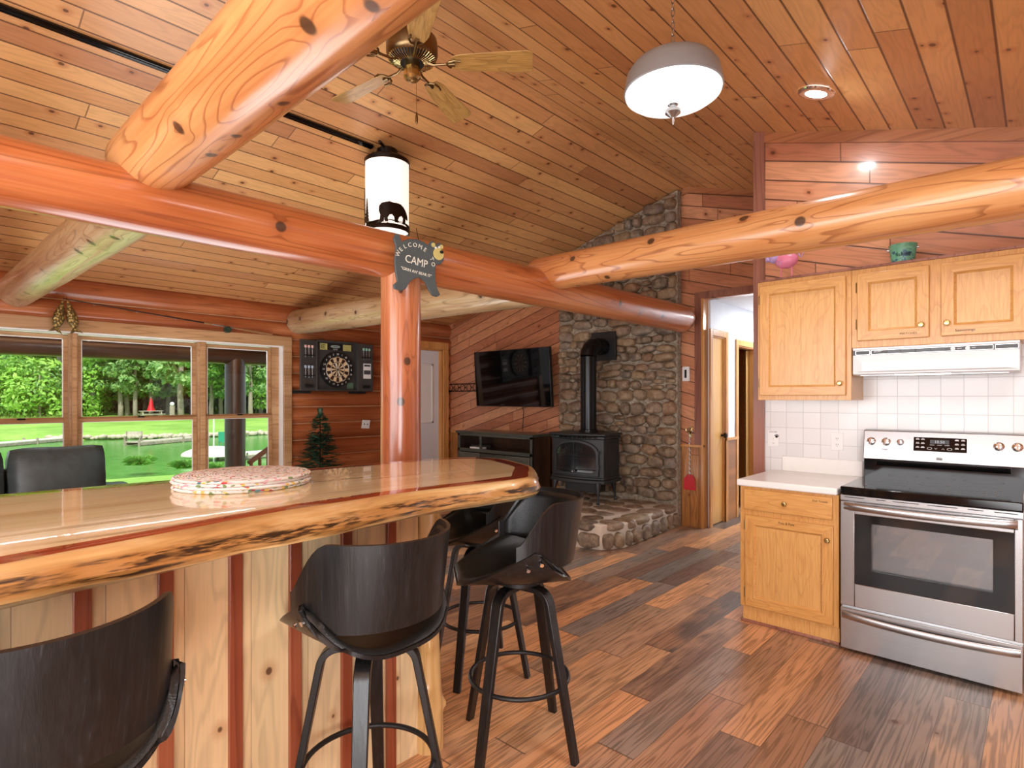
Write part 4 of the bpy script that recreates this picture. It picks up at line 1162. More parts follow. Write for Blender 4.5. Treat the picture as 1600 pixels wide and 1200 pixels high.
while z < 3.66:
    h = rs.uniform(.085, .15)
    y = CY0 + .006
    off = rs.uniform(0, 6)
    while y < CY1 - .05:
        wd = rs.choice([rs.uniform(.09, .16), rs.uniform(.14, .24), rs.uniform(.2, .32)])
        if y + wd > CY1 - .07: wd = CY1 - .005 - y
        zz = z + h / 2 + .012 * math.sin(y * 5 + off)
        if zz + h / 2 < ceil_z(y + wd / 2) - .0:
            if wd < .15 and rs.random() < .3 and h > .12:
                for q in (-1, 1): specs.append(((SX - .004, y + wd / 2, zz + q * h * .26), (rs.uniform(.03, .05), wd * .45, h * .22), None))
            else:
                a = Matrix.Rotation(rs.uniform(-.16, .16), 3, 'X')
                specs.append(((SX - .004, y + wd / 2, zz + rs.uniform(-.006, .006)), (rs.uniform(.045, .085), wd * .485, h * rs.uniform(.44, .52)), a))
        elif zz - h / 2 < ceil_z(y + wd / 2) - .06:
            h2 = ceil_z(y + wd / 2) - .02 - (zz - h / 2)
            specs.append(((SX - .004, y + wd / 2, zz - h / 2 + h2 / 2), (.03, wd * .44, h2 * .42), None))
        y += wd
    z += h
stones('fieldstones', ch, specs)
he = empty('stone_hearth', 'raised fieldstone hearth with pale mortar under the stove', 'hearth', (0, 0, 0))
HP = [(SX + .0, 2.90), (4.62, 2.84), (4.40, 2.95), (4.33, 3.20), (4.33, 4.50), (SX, 4.50)]
m_mortar2 = plain('pale_mortar', rgb(206, 194, 178), .9, var=.12)
bm = B(); prism(bm, HP, 'z', 0, .232); obj('mortar_core', bm, m_mortar2, he, bevel=.01)
specs = []
def along(p, q, z0, z1, inset=.0, wmin=.11, wmax=.24):
    p, q = Vector(p), Vector(q); L = (q - p).length; t = (q - p) / L; ang = math.atan2(t.y, t.x); s = 0
    while s < L - .04:
        w_ = min(rs.uniform(wmin, wmax), L - s)
        if L - s - w_ < .06: w_ = L - s
        c = p + t * (s + w_ / 2)
        if rs.random() < .3 and z1 - z0 > .15:
            hz = (z1 - z0)
            for a_, b_ in ((z0, z0 + hz * .45), (z0 + hz * .5, z1)): specs.append(((c.x, c.y, (a_ + b_) / 2), (w_ * .44, .045, (b_ - a_) * .47), Matrix.Rotation(ang, 3, 'Z')))
        else: specs.append(((c.x, c.y, (z0 + z1) / 2), (w_ * .45, rs.uniform(.035, .055), (z1 - z0) * .48), Matrix.Rotation(ang, 3, 'Z')))
        s += w_
for i in (0, 1, 2, 3):
    along(HP[i], HP[i + 1], .01, .16)
for i in (0, 1, 2, 3):
    p, q = Vector(HP[i]), Vector(HP[i + 1]); L = (q - p).length; t = (q - p) / L; nrm = Vector((t.y, -t.x)); ang = math.atan2(t.y, t.x); s = 0
    if (p + q).dot(nrm) < 0: pass
    while s < L - .05:
        w_ = min(rs.uniform(.22, .42), L - s)
        if L - s - w_ < .1: w_ = L - s
        c = p + t * (s + w_ / 2) 
        cen = Vector((5.1, 3.7)); inn = (cen - c).normalized() * .09
        specs.append(((c.x + inn.x, c.y + inn.y, .205), (w_ * .46, .125, .045), Matrix.Rotation(ang, 3, 'Z'))); s += w_
for x in [4.6 + .27 * i for i in range(5)]:
    for y in [3.2 + .24 * j for j in range(6)]:
        if x > 5.75: continue
        specs.append(((x + rs.uniform(-.03, .03), y + rs.uniform(-.03, .03), .224), (rs.uniform(.1, .13), rs.uniform(.09, .115), .024), Matrix.Rotation(rs.uniform(0, 3), 3, 'Z')))
stones('hearth_stones', he, specs)

# ================================================================== STOVE
sv = empty('wood_stove', 'black cast iron wood stove with arched glass door standing on the hearth', 'stove', (5.33, 3.80, .25), R(6))
# local: front towards -x, width along y
def bowfront(y, hw=.345, x=-.20, b=.055): return x - b * (1 - (y / hw) ** 2)
def plan(hw, xf, xb, b, n=16):
    pts = [(bowfront(-hw + 2 * hw * i / n, hw, xf, b), -hw + 2 * hw * i / n) for i in range(n + 1)]
    return pts + [(xb, hw), (xb, -hw)]
bm = B(); prism(bm, plan(.33, -.17, .20, .05), 'z', .235, .70); obj('firebox', bm, m_iron, sv, bevel=.006)
bm = B(); prism(bm, plan(.345, -.185, .21, .055), 'z', .215, .255); prism(bm, plan(.338, -.178, .205, .052), 'z', .255, .285); obj('base_moulding', bm, m_iron, sv, bevel=.008)
bm = B(); prism(bm, plan(.36, -.20, .22, .06), 'z', .735, .762); prism(bm, plan(.345, -.185, .21, .055), 'z', .70, .735); obj('top_plate', bm, m_iron, sv, bevel=.008)
bm = B()
for (a, b) in ((-.26, -.05), (.0, .0)): pass
for i in range(9):
    y0 = -.27 + i * .06
    prism(bm, [(bowfront(y0, .345, -.189, .055), y0), (bowfront(y0 + .05, .345, -.189, .055), y0 + .05), (bowfront(y0 + .05, .345, -.17, .055), y0 + .05), (bowfront(y0, .345, -.17, .055), y0)], 'z', .712, .728)
obj('vent_slots', bm, m_black, sv)
dr = None
def arch(w_, z0, zs, zt, n=20):
    """outline of door: rect with arched top (y,z)"""
    pts = [(-w_, z0), (w_, z0)]
    for i in range(n + 1):
        a = PI * i / n; pts.append((w_ * math.cos(a), zs + (zt - zs) * math.sin(a) ** .8))
    return pts
def curved_frame(bm, outer, inner, x, th):
    n = len(outer)
    A = [[bm.verts.new((bowfront(p[0], .345, x + dx, .055), p[0], p[1])) for p in L] for L in (outer, inner) for dx in (0, th)]
    for i in range(n):
        j = (i + 1) % n
        bm.faces.new((A[0][i], A[0][j], A[2][j], A[2][i])); bm.faces.new((A[1][i], A[3][i], A[3][j], A[1][j]))
        bm.faces.new((A[0][i], A[1][i], A[1][j], A[0][j])); bm.faces.new((A[2][i], A[2][j], A[3][j], A[3][i]))
def subd(pts, m=6):
    out = []
    for i in range(len(pts)):
        a, b = pts[i], pts[(i + 1) % len(pts)]
        k_ = m if math.dist(a, b) > .1 else 1
        for k in range(k_): out.append((a[0] + (b[0] - a[0]) * k / k_, a[1] + (b[1] - a[1]) * k / k_))
    return out
bm = B(); o_, i_ = subd(arch(.285, .30, .52, .69)), subd(arch(.25, .335, .52, .66)); curved_frame(bm, o_, i_, -.19, .02)
dr = obj('arched_door', bm, m_iron, sv, bevel=.004)
bm = B()
NY_ = 24
for i in range(NY_):
    y0, y1 = -.26 + .52 * i / NY_, -.26 + .52 * (i + 1) / NY_
    def top(y): return min(.665, .52 + .142 * max(0, 1 - (y / .255) ** 2) ** .45)
    bm.faces.new([bm.verts.new((bowfront(y, .345, -.180, .055), y, z)) for y, z in ((y0, .32), (y1, .32), (y1, top(y1)), (y0, top(y0)))])
obj('door_glass', bm, plain('smoked_glass', rgb(34, 34, 36), .07), dr)
bm = B()
def bar_(p, q, r_=.004):
    pts = [(p[0] + (q[0] - p[0]) * t / 8, p[1] + (q[1] - p[1]) * t / 8) for t in range(9)]
    tube(bm, [(bowfront(y, .345, -.192, .055), y, z) for y, z in pts], r_, 6)
bar_((-.255, .52), (.255, .52)); bar_((0, .33), (0, .665)); bar_((-.255, .365), (.255, .365))
for a in (30, 55, 125, 150): bar_((.02 * math.cos(R(a)), .525), (.2 * math.cos(R(a)), .52 + .125 * math.sin(R(a))), .003)
for s in (-1, 1):
    for k in range(3): 
        cy, cz = s * (.05 + .03 * k), .60 - .012 * k
        tube(bm, [(bowfront(cy, .345, -.192, .055), cy + .014 * math.cos(t), cz + .022 * math.sin(t)) for t in [j * PI / 5 for j in range(10)]], .0025, 5, closed=True)
obj('door_grille', bm, m_iron, dr)
bm = B(); blob(bm, (bowfront(0) - .02, 0, .345), (.014, .016, .014)); obj('door_handle', bm, m_nickel, dr, smooth=True, angle=180)
bm = B()
for z_ in (.40, .56): tube(bm, [(bowfront(-.29, .345, -.20, .055), -.29, z_ - .02), (bowfront(-.29, .345, -.20, .055), -.29, z_ + .02)], .007, 10)
obj('hinge_pins', bm, m_iron, dr)
bm = B(); box(bm, -.13, .16, -.334, -.328, .30, .66); obj('side_panel', bm, m_iron, sv, bevel=.008)
bm = B(); box(bm, -.05, .08, -.338, -.332, .555, .60); obj('side_emblem', bm, m_iron, sv, bevel=.01)
def cab_leg(x, y, ox, oy):
    bm = B(); pts = []; rr = []
    for i in range(9):
        t = i / 8; z_ = .225 * (1 - t)
        k = math.sin(t * PI) * .012 + t * t * .03
        pts.append((x + ox * k, y + oy * k, z_)); rr.append(.034 - .022 * min(1, t * 1.6) if t < .9 else .017)
    tube(bm, pts, rr, 12); blob(bm, (pts[-1][0] + ox * .006, pts[-1][1] + oy * .006, .008), (.024, .024, .009)); return bm
for (x, y, ox, oy) in ((-.19, -.27, -1, -.5), (-.19, .27, -1, .5), (.16, -.27, .6, -.7), (.16, .27, .6, .7)):
    obj('leg', cab_leg(x, y, ox, oy), m_iron, sv, smooth=True, angle=60)
bm = B(); box(bm, -.1, .12, -.2, .2, .10, .22); obj('ash_pan', bm, m_blackm, sv, bevel=.005)
# flue pipe
fp = empty('flue_pipe', 'glossy black stove pipe rising from the stove and elbowing into the stones', 'stove pipe', (5.40, 3.80, 1.012))
bm = B(); tube(bm, [(0, 0, 0), (0, 0, .86)], .092, 40); lathe(bm, [(.092, .0), (.108, 0), (.108, .03), (.092, .035)], 40); obj('vertical_pipe', bm, m_pipe, fp, smooth=True, angle=40)
bm = B(); pts = []
for k in range(5):
    a = R(90) * k / 4; pts.append((.13 - .13 * math.cos(a), 0, .86 + .13 * math.sin(a)))
tube(bm, pts, .097, 40); obj('elbow', bm, m_pipe, fp, smooth=True, angle=20)
bm = B(); tube(bm, [(.13, 0, .99), (.42, 0, .99)], .094, 40)
for x_ in (.14, .24): tube(bm, [(x_, 0, .99), (x_ + .012, 0, .99)], .099, 40)
obj('horizontal_pipe', bm, m_pipe, fp, smooth=True, angle=40)
bm = B(); box(bm, .295, .33, -.17, .17, .83, 1.17); obj('wall_thimble_plate', bm, m_iron, fp, bevel=.003)

# ================================================================== TV, STAND, RACK
tv = empty('flat_television', 'black flat television tilted slightly forward on the board wall', 'television', (5.66, 5.245, 1.67))
pv = bpy.data.objects.new('x', None); bpy.data.objects.remove(pv)
TH = R(-4)
bm = B(); box(bm, -.02, .03, -.69, .69, -.385, .385); fr = obj('bezel', bm, m_blackm, tv, bevel=.006, rot=(0, TH, 0))
bm = B(); box(bm, -.0215, -.019, -.68, .68, -.372, .375)
obj('screen', bm, plain('tv_screen', rgb(12, 12, 13), .045, var=.05), tv, rot=(0, TH, 0))
bm = B(); box(bm, .03, .24, -.12, .12, -.12, .12); obj('wall_bracket', bm, m_blackm, tv)
bm = B(); tube(bm, [(.2, .02, -.30), (.215, -.03, -.45), (.22, -.01, -.62), (.22, .0, -.72)], .004, 6); obj('power_cable', bm, m_blackm, tv)
rk = empty('iron_wall_rack', 'dark wrought iron scroll rack left of the television', 'wall rack', (5.885, 6.38, 1.56))
bm = B()
for z_ in (-.055, .055): tube(bm, [(-.02, -.42, z_), (-.02, .42, z_)], .006, 8)
for k in range(6):
    y_ = -.35 + k * .14
    tube(bm, [(-.02, y_ + .05 * math.cos(t * PI / 10), .05 * math.sin(t * PI / 10)) for t in range(20)], .0045, 6, closed=True)
    blob(bm, (-.03, y_ + .07, 0), (.01, .016, .014), sub=1)
tube(bm, [(-.02, .42, -.055), (-.02, .42, .055)], .006, 8); tube(bm, [(-.02, -.42, -.055), (-.02, -.42, .055)], .006, 8)
obj('scroll_bar', bm, m_bronze, rk, smooth=True)
ts = empty('tv_stand', 'dark grey-green wooden media console with open shelves over drawers', 'media console', (5.45, 5.39, 0))
m_console = logmat('weathered_green_wood', rgb(58, 62, 56), rgb(76, 82, 74), rgb(98, 100, 92), rgb(44, 40, 34), rings=14, knots=.0, ax=1, gloss=.1)
m_consoled = logmat('dark_walnut_inside', rgb(44, 30, 22), rgb(60, 42, 30), rgb(74, 54, 40), rgb(30, 20, 14), rings=12, knots=0, ax=2, gloss=.1)
HWI = .72
obj('top', boxb(-.03, .40, -HWI, HWI, .905, .94), m_console, ts, bevel=.003)
bm = B(); box(bm, .36, .38, -.7, .7, .02, .905); obj('back_panel', bm, m_consoled, ts)
for y_ in (-.7, .665): obj('side_panel', boxb(0, .38, y_, y_ + .035, 0, .905), m_consoled, ts, bevel=.002)
bm = B()
for (a, b, c, d) in ((-.7, .7, .875, .905), (-.7, .7, .655, .70), (-.7, -.66, .0, .905), (.66, .7, 0, .905), (.225, .255, .70, .88), (-.7, .7, 0, .06)): box(bm, -.006, .02, a, b, c, d)
obj('face_frame', bm, m_console, ts, bevel=.002)
obj('shelf', boxb(.01, .37, -.68, .68, .665, .70), m_consoled, ts)
for (a, b) in ((.25, .655), (-.215, .235), (-.655, -.23)):
    d = obj('drawer', boxb(-.014, .01, a, b, .40, .645), m_console, ts, bevel=.003)
    d = obj('drawer', boxb(-.014, .01, a, b, .08, .385), m_console, ts, bevel=.003)
bm = B(); box(bm, 0, .16, -.14, .1, 0, .035); t_ = obj('media_box', bm, m_grey, None, bevel=.004, loc=(5.60, 5.88, .7005)); mark(t_, 'small flat box inside the left open shelf of the media console', 'media box')
bm = B(); box(bm, 0, .10, -.10, .12, 0, .02); t_ = obj('paper_stack', bm, m_white, None, loc=(5.47, 5.74, .7005)); mark(t_, 'low stack of white papers at the front of the left console shelf', 'papers')
# thermostat, fly swatter
th = empty('thermostat', 'white wall thermostat with dark display beside the stone chimney', 'thermostat', (XW - .001, 2.845, 1.665))
obj('housing', boxb(-.028, 0, -.042, .042, -.08, .08), m_plastic, th, bevel=.006)
obj('display', boxb(-.030, -.027, -.012, .012, -.045, .045), m_dark, th)
fs = empty('fly_swatter', 'red fly swatter with twisted wire handle hanging on the wainscot', 'fly swatter', (XW - .022, 2.80, .40))
bm = B(); prism(bm, [(-.07, .0), (.07, 0), (.065, .12), (.03, .165), (-.03, .165), (-.065, .12)], 'x', -.004, .0); obj('paddle', bm, m_red, fs, bevel=.0015)
bm = B(); tube(bm, [(-.004, .006 * math.cos(t * 1.9), .15 + .46 * t / 30) for t in range(31)], .0035, 6)
tube(bm, [(-.004, .03 * math.cos(t * PI / 8 - PI / 2), .64 + .03 * math.sin(t * PI / 8 - PI / 2)) for t in range(17)], .003, 6, closed=False)
obj('wire_handle', bm, m_nickel, fs, smooth=True)
hk = empty('coat_hook', 'small brass wall hook holding the fly swatter', 'hook', (XW - .001, 2.80, 1.03))
bm = B(); box(bm, -.006, 0, -.018, .018, -.06, .06); 
for s in (-1, 1): tube(bm, [(-.004, 0, .0), (-.03, s * .018, -.005), (-.045, s * .032, .02), (-.04, s * .036, .045)], .006, 8)
obj('double_hook', bm, m_brass, hk, smooth=True, angle=40)
# ================================================================== FAN, PENDANT, LANTERN, TRACK
fn = empty('ceiling_fan', 'brass ceiling fan with five oak blades hanging from the board ceiling', 'ceiling fan', (1.92, 2.52, 3.226))
m_blade = oak('fan_blade_oak', 0, rgb(176, 128, 66), rgb(206, 160, 92), rgb(96, 62, 28))
def blade(a):
    bm = B(); n = 14; rows = []
    for i in range(n + 1):
        t = i / n; x = .215 + .445 * t; hw = .052 + .022 * t
        if t < .12: hw *= .72 + .28 * t / .12
        if i == n: hw *= .82
        tilt = -.24
        rows.append([bm.verts.new((x, s * hw, s * hw * math.sin(tilt) + dz)) for s, dz in ((-1, 0), (1, 0), (1, .006), (-1, .006))])
    for i in range(n):
        for j in range(4): bm.faces.new((rows[i][j], rows[i][(j + 1) % 4], rows[i + 1][(j + 1) % 4], rows[i + 1][j]))
    bm.faces.new(list(reversed(rows[0]))); bm.faces.new(rows[-1])
    b = obj('blade', bm, m_blade, fn, rot=(0, 0, a), bevel=.002)
    bm = B()
    tube(bm, [(.07, 0, .01), (.12, 0, -.008), (.17, 0, -.006), (.20, 0, -.004)], .007, 8)
    tube(bm, [(.19, 0, -.006), (.205, .03, -.004), (.235, .042, .004), (.27, .036, .004)], .006, 8)
    tube(bm, [(.19, 0, -.006), (.205, -.03, -.010), (.235, -.042, -.012), (.27, -.036, -.012)], .006, 8)
    tube(bm, [(.20, 0, -.006), (.235, 0, -.006)], .012, 8)
    obj('blade_iron', bm, m_brassd, b, smooth=True)
for k in range(5): blade(5.428 + k * 2 * PI / 5)
bm = B(); lathe(bm, [(0, .165), (.06, .165), (.105, .155), (.135, .13), (.14, .10), (.14, .055), (.132, .03), (.12, .02)], 48); obj('motor_housing', bm, m_brassd, fn, smooth=True, angle=50)
bm = B(); lathe(bm, [(.132, .03), (.10, .012), (.062, .004), (.05, .006), (0, .006)], 48); mgr = obj('motor_underside', bm, m_blackm, fn, smooth=True)
bm = B()
for k in range(44):
    a = 2 * PI * k / 44
    tube(bm, [(.064 * math.cos(a), .064 * math.sin(a), .001), (.10 * math.cos(a), .10 * math.sin(a), .009), (.128 * math.cos(a), .128 * math.sin(a), .024)], .0022, 5)
obj('vent_ribs', bm, m_brass, mgr)
bm = B(); lathe(bm, [(.042, .006), (.042, -.02), (.046, -.03), (.046, -.075), (.034, -.088), (.012, -.092), (.006, -.10), (0, -.10)], 32); obj('switch_cap', bm, m_brass, fn, smooth=True, angle=35)
bm = B(); tube(bm, [(0, 0, .16), (0, 0, .30)], .015, 16); lathe(bm, [(.02, .26), (.065, .30), (.075, .34), (.075, .37)], 32)
obj('down_rod', bm, m_brassd, fn, smooth=True, angle=40)
bm = B(); tube(bm, [(.02, -.01, -.08), (.022, -.012, -.26)], .0012, 5); lathe(bm, [(0, -.33), (.007, -.315), (.008, -.29), (.003, -.26), (0, -.26)], 12, c=(.022, -.012, 0)); obj('pull_chain', bm, m_brassd, fn)

# dome pendant
PZ = 2.68
pd = empty('pendant_lamp', 'brushed metal bowl pendant with lit white glass hanging over the kitchen', 'pendant lamp', (2.225, 1.135, PZ))
RP = .20
bm = B(); lathe(bm, [(.018, .165), (.05, .158), (.12, .145), (.165, .12), (.19, .085), (.2, .03), (.2035, .012), (.198, .008), (.192, .03), (.182, .08), (.155, .115), (.1, .138), (.018, .15)], 56)
obj('metal_shade', bm, m_shade, pd, smooth=True, angle=50)
bm = B(); lathe(bm, [(.198, .012), (.195, -.002), (.17, -.02), (.12, -.036), (.06, -.045), (0, -.047)], 56)
obj('glass_diffuser', bm, emis('lit_white_glass', (1, .985, .96, 1), .85), pd, smooth=True, angle=180)
bm = B(); lathe(bm, [(0, -.02), (.018, -.03), (.022, -.046), (.014, -.052), (.014, -.058), (.03, -.068), (.032, -.08), (.018, -.092), (.008, -.10), (.006, -.112), (.004, -.13), (0, -.132)], 24)
obj('finial', bm, m_nickel, pd, smooth=True, angle=40)
bm = B(); lathe(bm, [(0, .225), (.008, .22), (.008, .20), (.022, .19), (.022, .165), (0, .165)], 20); obj('stem_cap', bm, m_nickel, pd, smooth=True, angle=40)
bm = B(); top = ceil_z(1.16) - PZ
zz = .22; i = 0
while zz < top - .03:
    ax = i % 2; pts = []
    for t in range(12):
        a = 2 * PI * t / 12; u = .008 * math.cos(a); v_ = .017 * math.sin(a)
        pts.append((u if ax else 0, 0 if ax else u, zz + .014 + v_))
    tube(bm, pts, .002, 6, closed=True); zz += .027; i += 1
lathe(bm, [(0, top - .03), (.05, top - .02), (.06, top + .01)], 24)
obj('chain', bm, m_nickel, pd, smooth=True)
# recessed light in the ceiling
zc_ = ceil_z(.94)
rl = empty('recessed_light', 'round lit recessed ceiling light with silver trim over the kitchen', 'ceiling light', (3.58, .94, zc_ - .004)); rl.rotation_euler = (math.atan(SLOPE), 0, 0)
bm = B(); lathe(bm, [(.058, -.008), (.07, -.012), (.095, -.006), (.1, .002)], 40); obj('trim_ring', bm, m_chrome, rl, smooth=True)
bm = B(); lathe(bm, [(0, -.006), (.058, -.006), (.06, .002)], 40); obj('lens', bm, emis('lit_lens', (1, .99, .97, 1), 12.0), rl)
# track rail + lantern
sl_ = math.atan(-SLOPE)
zr = ceil_z(3.875)
bm = B()
for (a, b, c, d) in ((-.02, .02, -.022, -.016), (-.02, -.012, -.022, 0.0), (.012, .02, -.022, 0), (-.007, .007, -.026, -.018)): box(bm, -2.5 - 2.6, 0, a, b, c, d)
tk = obj('track_rail', bm, m_black, None, bevel=.002, loc=(2.56, 3.875, zr - .004), rot=(sl_, 0, 0)); mark(tk, 'long black lighting track fixed to the sloped board ceiling', 'track rail')
ln = empty('bear_lantern', 'cylindrical lit lantern with bear and pine silhouettes at the end of the track', 'lantern', (2.70, 3.87, 2.73))
LR = .172
LH = .565
m_lampglass = emis('lit_frosted_glass', (1.0, .88, .78, 1), .92)
bm = B(); lathe(bm, [(LR, .012), (LR, LH)], 56); lathe(bm, [(0, .014), (LR, .014)], 56); obj('frosted_cylinder', bm, m_lampglass, ln, smooth=True, angle=50)
bm = B(); lathe(bm, [(LR - .004, 0), (LR + .007, 0), (LR + .009, .02), (LR + .004, .034), (LR - .004, .034), (LR - .004, 0)], 56); obj('bottom_band', bm, m_bronze, ln, smooth=True, angle=50)
bm = B(); lathe(bm, [(LR + .007, LH - .02), (LR + .009, LH + .012), (LR - .02, LH + .034), (.10, LH + .05), (0, LH + .05)], 56)
lathe(bm, [(.085, LH + .05), (.085, LH + .10), (.075, LH + .11), (0, LH + .11)], 24)
obj('top_cap', bm, m_bronze, ln, smooth=True, angle=40)
bm = B()
for (p, q) in (((-.08, -.06, LH + .10), (-.14, -.10, LH + .10)), ((.08, .04, LH + .09), (.13, .07, LH + .085))): cyl(bm, p, q, .012, 10)
box(bm, -.03, .03, -.03, .03, LH + .1, .615); obj('track_adapter', bm, m_bronze, ln)
# silhouettes wrapped on the cylinder: facing angle towards the camera
A0_ = math.atan2(-3.87, -2.70)
def wrap(pts, amid, z0, name, th=.006):
    bm = B()
    f = None
    vs = [bm.verts.new((p[0], p[1], 0)) for p in pts]; bm.faces.new(vs)
    bmesh.ops.triangulate(bm, faces=bm.faces)
    for _ in range(2): bmesh.ops.subdivide_edges(bm, edges=[e for e in bm.edges if abs(e.verts[0].co.x - e.verts[1].co.x) > .02], cuts=1)
    r_ = bmesh.ops.extrude_face_region(bm, geom=list(bm.faces))
    for v in r_['geom']:
        if isinstance(v, bmesh.types.BMVert): v.co.z = 1
    for v in bm.verts:
        a = amid + v.co.x / LR; rr = LR + .001 + th * v.co.z; z_ = z0 + v.co.y
        v.co = Vector((rr * math.cos(a), rr * math.sin(a), z_))
    return obj(name, bm, m_bronze, ln)
bear = [(-.105, .0), (-.10, .05), (-.112, .085), (-.108, .12), (-.09, .142), (-.06, .150), (-.03, .158), (.0, .150), (.03, .152), (.06, .148), (.09, .13), (.115, .105), (.135, .075), (.142, .045), (.128, .040), (.118, .055),
        (.112, .05), (.105, .0), (.08, .0), (.085, .045), (.07, .06), (.045, .045), (.035, .02), (.04, .0), (.01, .0), (.005, .04), (-.01, .058), (-.03, .055), (-.045, .03), (-.04, .0), (-.065, .0), (-.07, .03), (-.075, .0)]
wrap(bear, A0_ + .28, .045, 'bear_silhouette')
gnd = [(-.23, 0), (.23, 0), (.23, .02), (.12, .028), (-.05, .034), (-.15, .022), (-.23, .026)]
wrap([(x, y) for x, y in gnd], A0_ + .2, .030, 'ground_silhouette')
def pine(h, w_):
    L = [(0, h)]
    for k in range(1, 8):
        t = k / 8; L += [(w_ * t, h * (1 - t) - .004), (w_ * t * .45, h * (1 - t) + .003)]
    L += [(w_, .012), (.004, .014), (.004, 0)]
    return L + [(-x, y) for x, y in reversed(L[1:])]
wrap(pine(.20, .034), A0_ - 1.08, .045, 'pine_silhouette'); wrap(pine(.30, .04), A0_ - 1.45, .045, 'pine_silhouette')
point('lantern_bulb', (2.70, 3.87, 2.55), 10, .12, (1, .82, .6)) if False else None
# ================================================================== SIGN, DARTBOARD, SOFA, TREE, ROD, FISH
PM = plain('slate_painted_wood', rgb(72, 82, 84), .5, var=.1)
sg = empty('welcome_sign', 'bear-shaped slate wooden sign reading welcome to camp hanging on the long beam', 'sign', (2.03, 2.60, 2.155))
sg.rotation_euler = (0, R(0), R(-7))
# local: x right, z up, faces -y
out = [(-.150, .085), (-.165, .125), (-.150, .155), (-.128, .152), (-.115, .118), (-.075, .138), (-.02, .148), (.03, .140), (.06, .125), (.072, .150), (.092, .158), (.108, .140), (.128, .152), (.150, .150), (.158, .128), (.150, .108),
       (.165, .085), (.165, .055), (.145, .030), (.110, .020), (.105, -.02), (.108, -.07), (.118, -.115), (.140, -.150), (.118, -.165), (.085, -.160), (.060, -.125), (.035, -.085), (.0, -.068), (-.035, -.080), (-.065, -.105), (-.085, -.140), (-.115, -.158), (-.160, -.152), (-.165, -.130),
       (-.140, -.110), (-.152, -.06), (-.158, .0), (-.152, .05)]
bm = B(); prism(bm, [(x, z) for x, z in out], 'y', -.008, .008)
pb = obj('bear_board', bm, PM, sg, bevel=.004)
m_lilac = plain('blue_grey_paint', rgb(140, 152, 176), .5); m_tan = plain('muzzle_tan', rgb(196, 180, 110), .6)
bm = B(); lathe(bm, [(0, -.010), (.034, -.010), (.036, -.006)], 20, axis='y', c=(.125, -.004, .085)); obj('muzzle', bm, m_tan, sg)
bm = B(); blob(bm, (.142, -.018, .098), (.013, .006, .010)); obj('nose', bm, m_dark, sg, smooth=True)
bm = B()
for (x, z) in ((.090, .132), (.145, .130)): lathe(bm, [(0, -.011), (.012, -.011), (.013, -.006)], 14, axis='y', c=(x, -.002, z))
obj('ear_patch', bm, m_tan, sg)
bm = B()
for (x, z) in ((.105, .118), (.128, .124)): lathe(bm, [(0, -.0125), (.006, -.0125), (.0065, -.008)], 12, axis='y', c=(x, -.002, z))
obj('eyes', bm, m_white, sg)
ivory = plain('ivory_paint', rgb(222, 222, 206), .5)
word = 'WELCOME TO'
for i, chx in enumerate(word):
    if chx == ' ': continue
    t = i / (len(word) - 1); a = R(158 - 150 * t)
    x, z = -.028 + .118 * math.cos(a), .005 + .105 * math.sin(a)
    textmesh('lettering', chx, .034, ivory, sg, (x, -.009, z), (R(90), -(a - R(90)), 0), extrude=.001)
textmesh('lettering', 'CAMP', .062, ivory, sg, (-.022, -.009, .018), (R(90), R(6), 0), extrude=.001, sx=.9)
textmesh('lettering', "\"GRIN AN' BEAR IT\"", .023, ivory, sg, (-.02, -.009, -.042), (R(90), R(6), 0), extrude=.001)
bm = B(); tube(bm, [(.0, 0, .13), (0, .03, .22)], .002, 6); obj('hanging_wire', bm, m_bronze, sg)

# dartboard cabinet (faces -y)
db = empty('dartboard_cabinet', 'open dark dartboard cabinet with a cream and brown dartboard on the log wall', 'dartboard', (3.865, 6.69, 1.80))
m_cab = plain('charcoal_wood', rgb(62, 60, 58), .45, var=.12)
bm = B(); box(bm, -.28, .28, -.02, .03, -.29, .31); cb = obj('cabinet_back', bm, m_cab, db, bevel=.003)
bm = B()
for (a, b, c, d) in ((-.30, -.28, -.31, .33), (.28, .30, -.31, .33), (-.28, .28, -.31, -.29), (-.28, .28, .31, .33)): box(bm, a, b, -.075, .03, c, d)
obj('cabinet_frame', bm, m_cab, db, bevel=.003)
bm = B(); box(bm, -.24, .24, -.024, -.02, .215, .30); obj('scoreboard', bm, m_blackm, db)
m_cream = plain('cream', rgb(226, 196, 152), .6); m_brn = plain('dart_brown', rgb(58, 26, 18), .6); m_yel = plain('cream_paper', rgb(214, 200, 120), .6)
bm = B(); box(bm, -.225, -.155, -.0255, -.023, .215, .295); box(bm, -.15, -.125, -.0255, -.023, .215, .295); box(bm, .10, .22, -.0255, -.023, .215, .295); obj('score_cards', bm, m_yel, db)
bm = B()
for k in range(5): box(bm, .105, .215, -.0265, -.025, .226 + k * .014, .229 + k * .014)
for k in range(4): box(bm, -.22, -.16, -.0265, -.025, .228 + k * .016, .236 + k * .016)
obj('card_lines', bm, m_dark, db)
bm = B(); n = 24
bm.faces.new([bm.verts.new((-.01 + .068 * math.cos(2 * PI * k / n), -.0255, .262 + .02 * math.sin(2 * PI * k / n))) for k in range(n)]); obj('logo_oval', bm, plain('grey_green', rgb(150, 166, 156), .5), db)
textmesh('lettering', 'DARTS', .02, m_dark, db, (-.01, -.027, .262), (R(90), 0, 0), extrude=.0005); textmesh('lettering', 'Sports', .024, m_plastic, db, (-.01, -.0255, .226), (R(90), 0, 0), extrude=.0005)
bd = empty('x', 'x', 'x'); bpy.data.objects.remove(bd)
DC = (0, -.045, -.035)
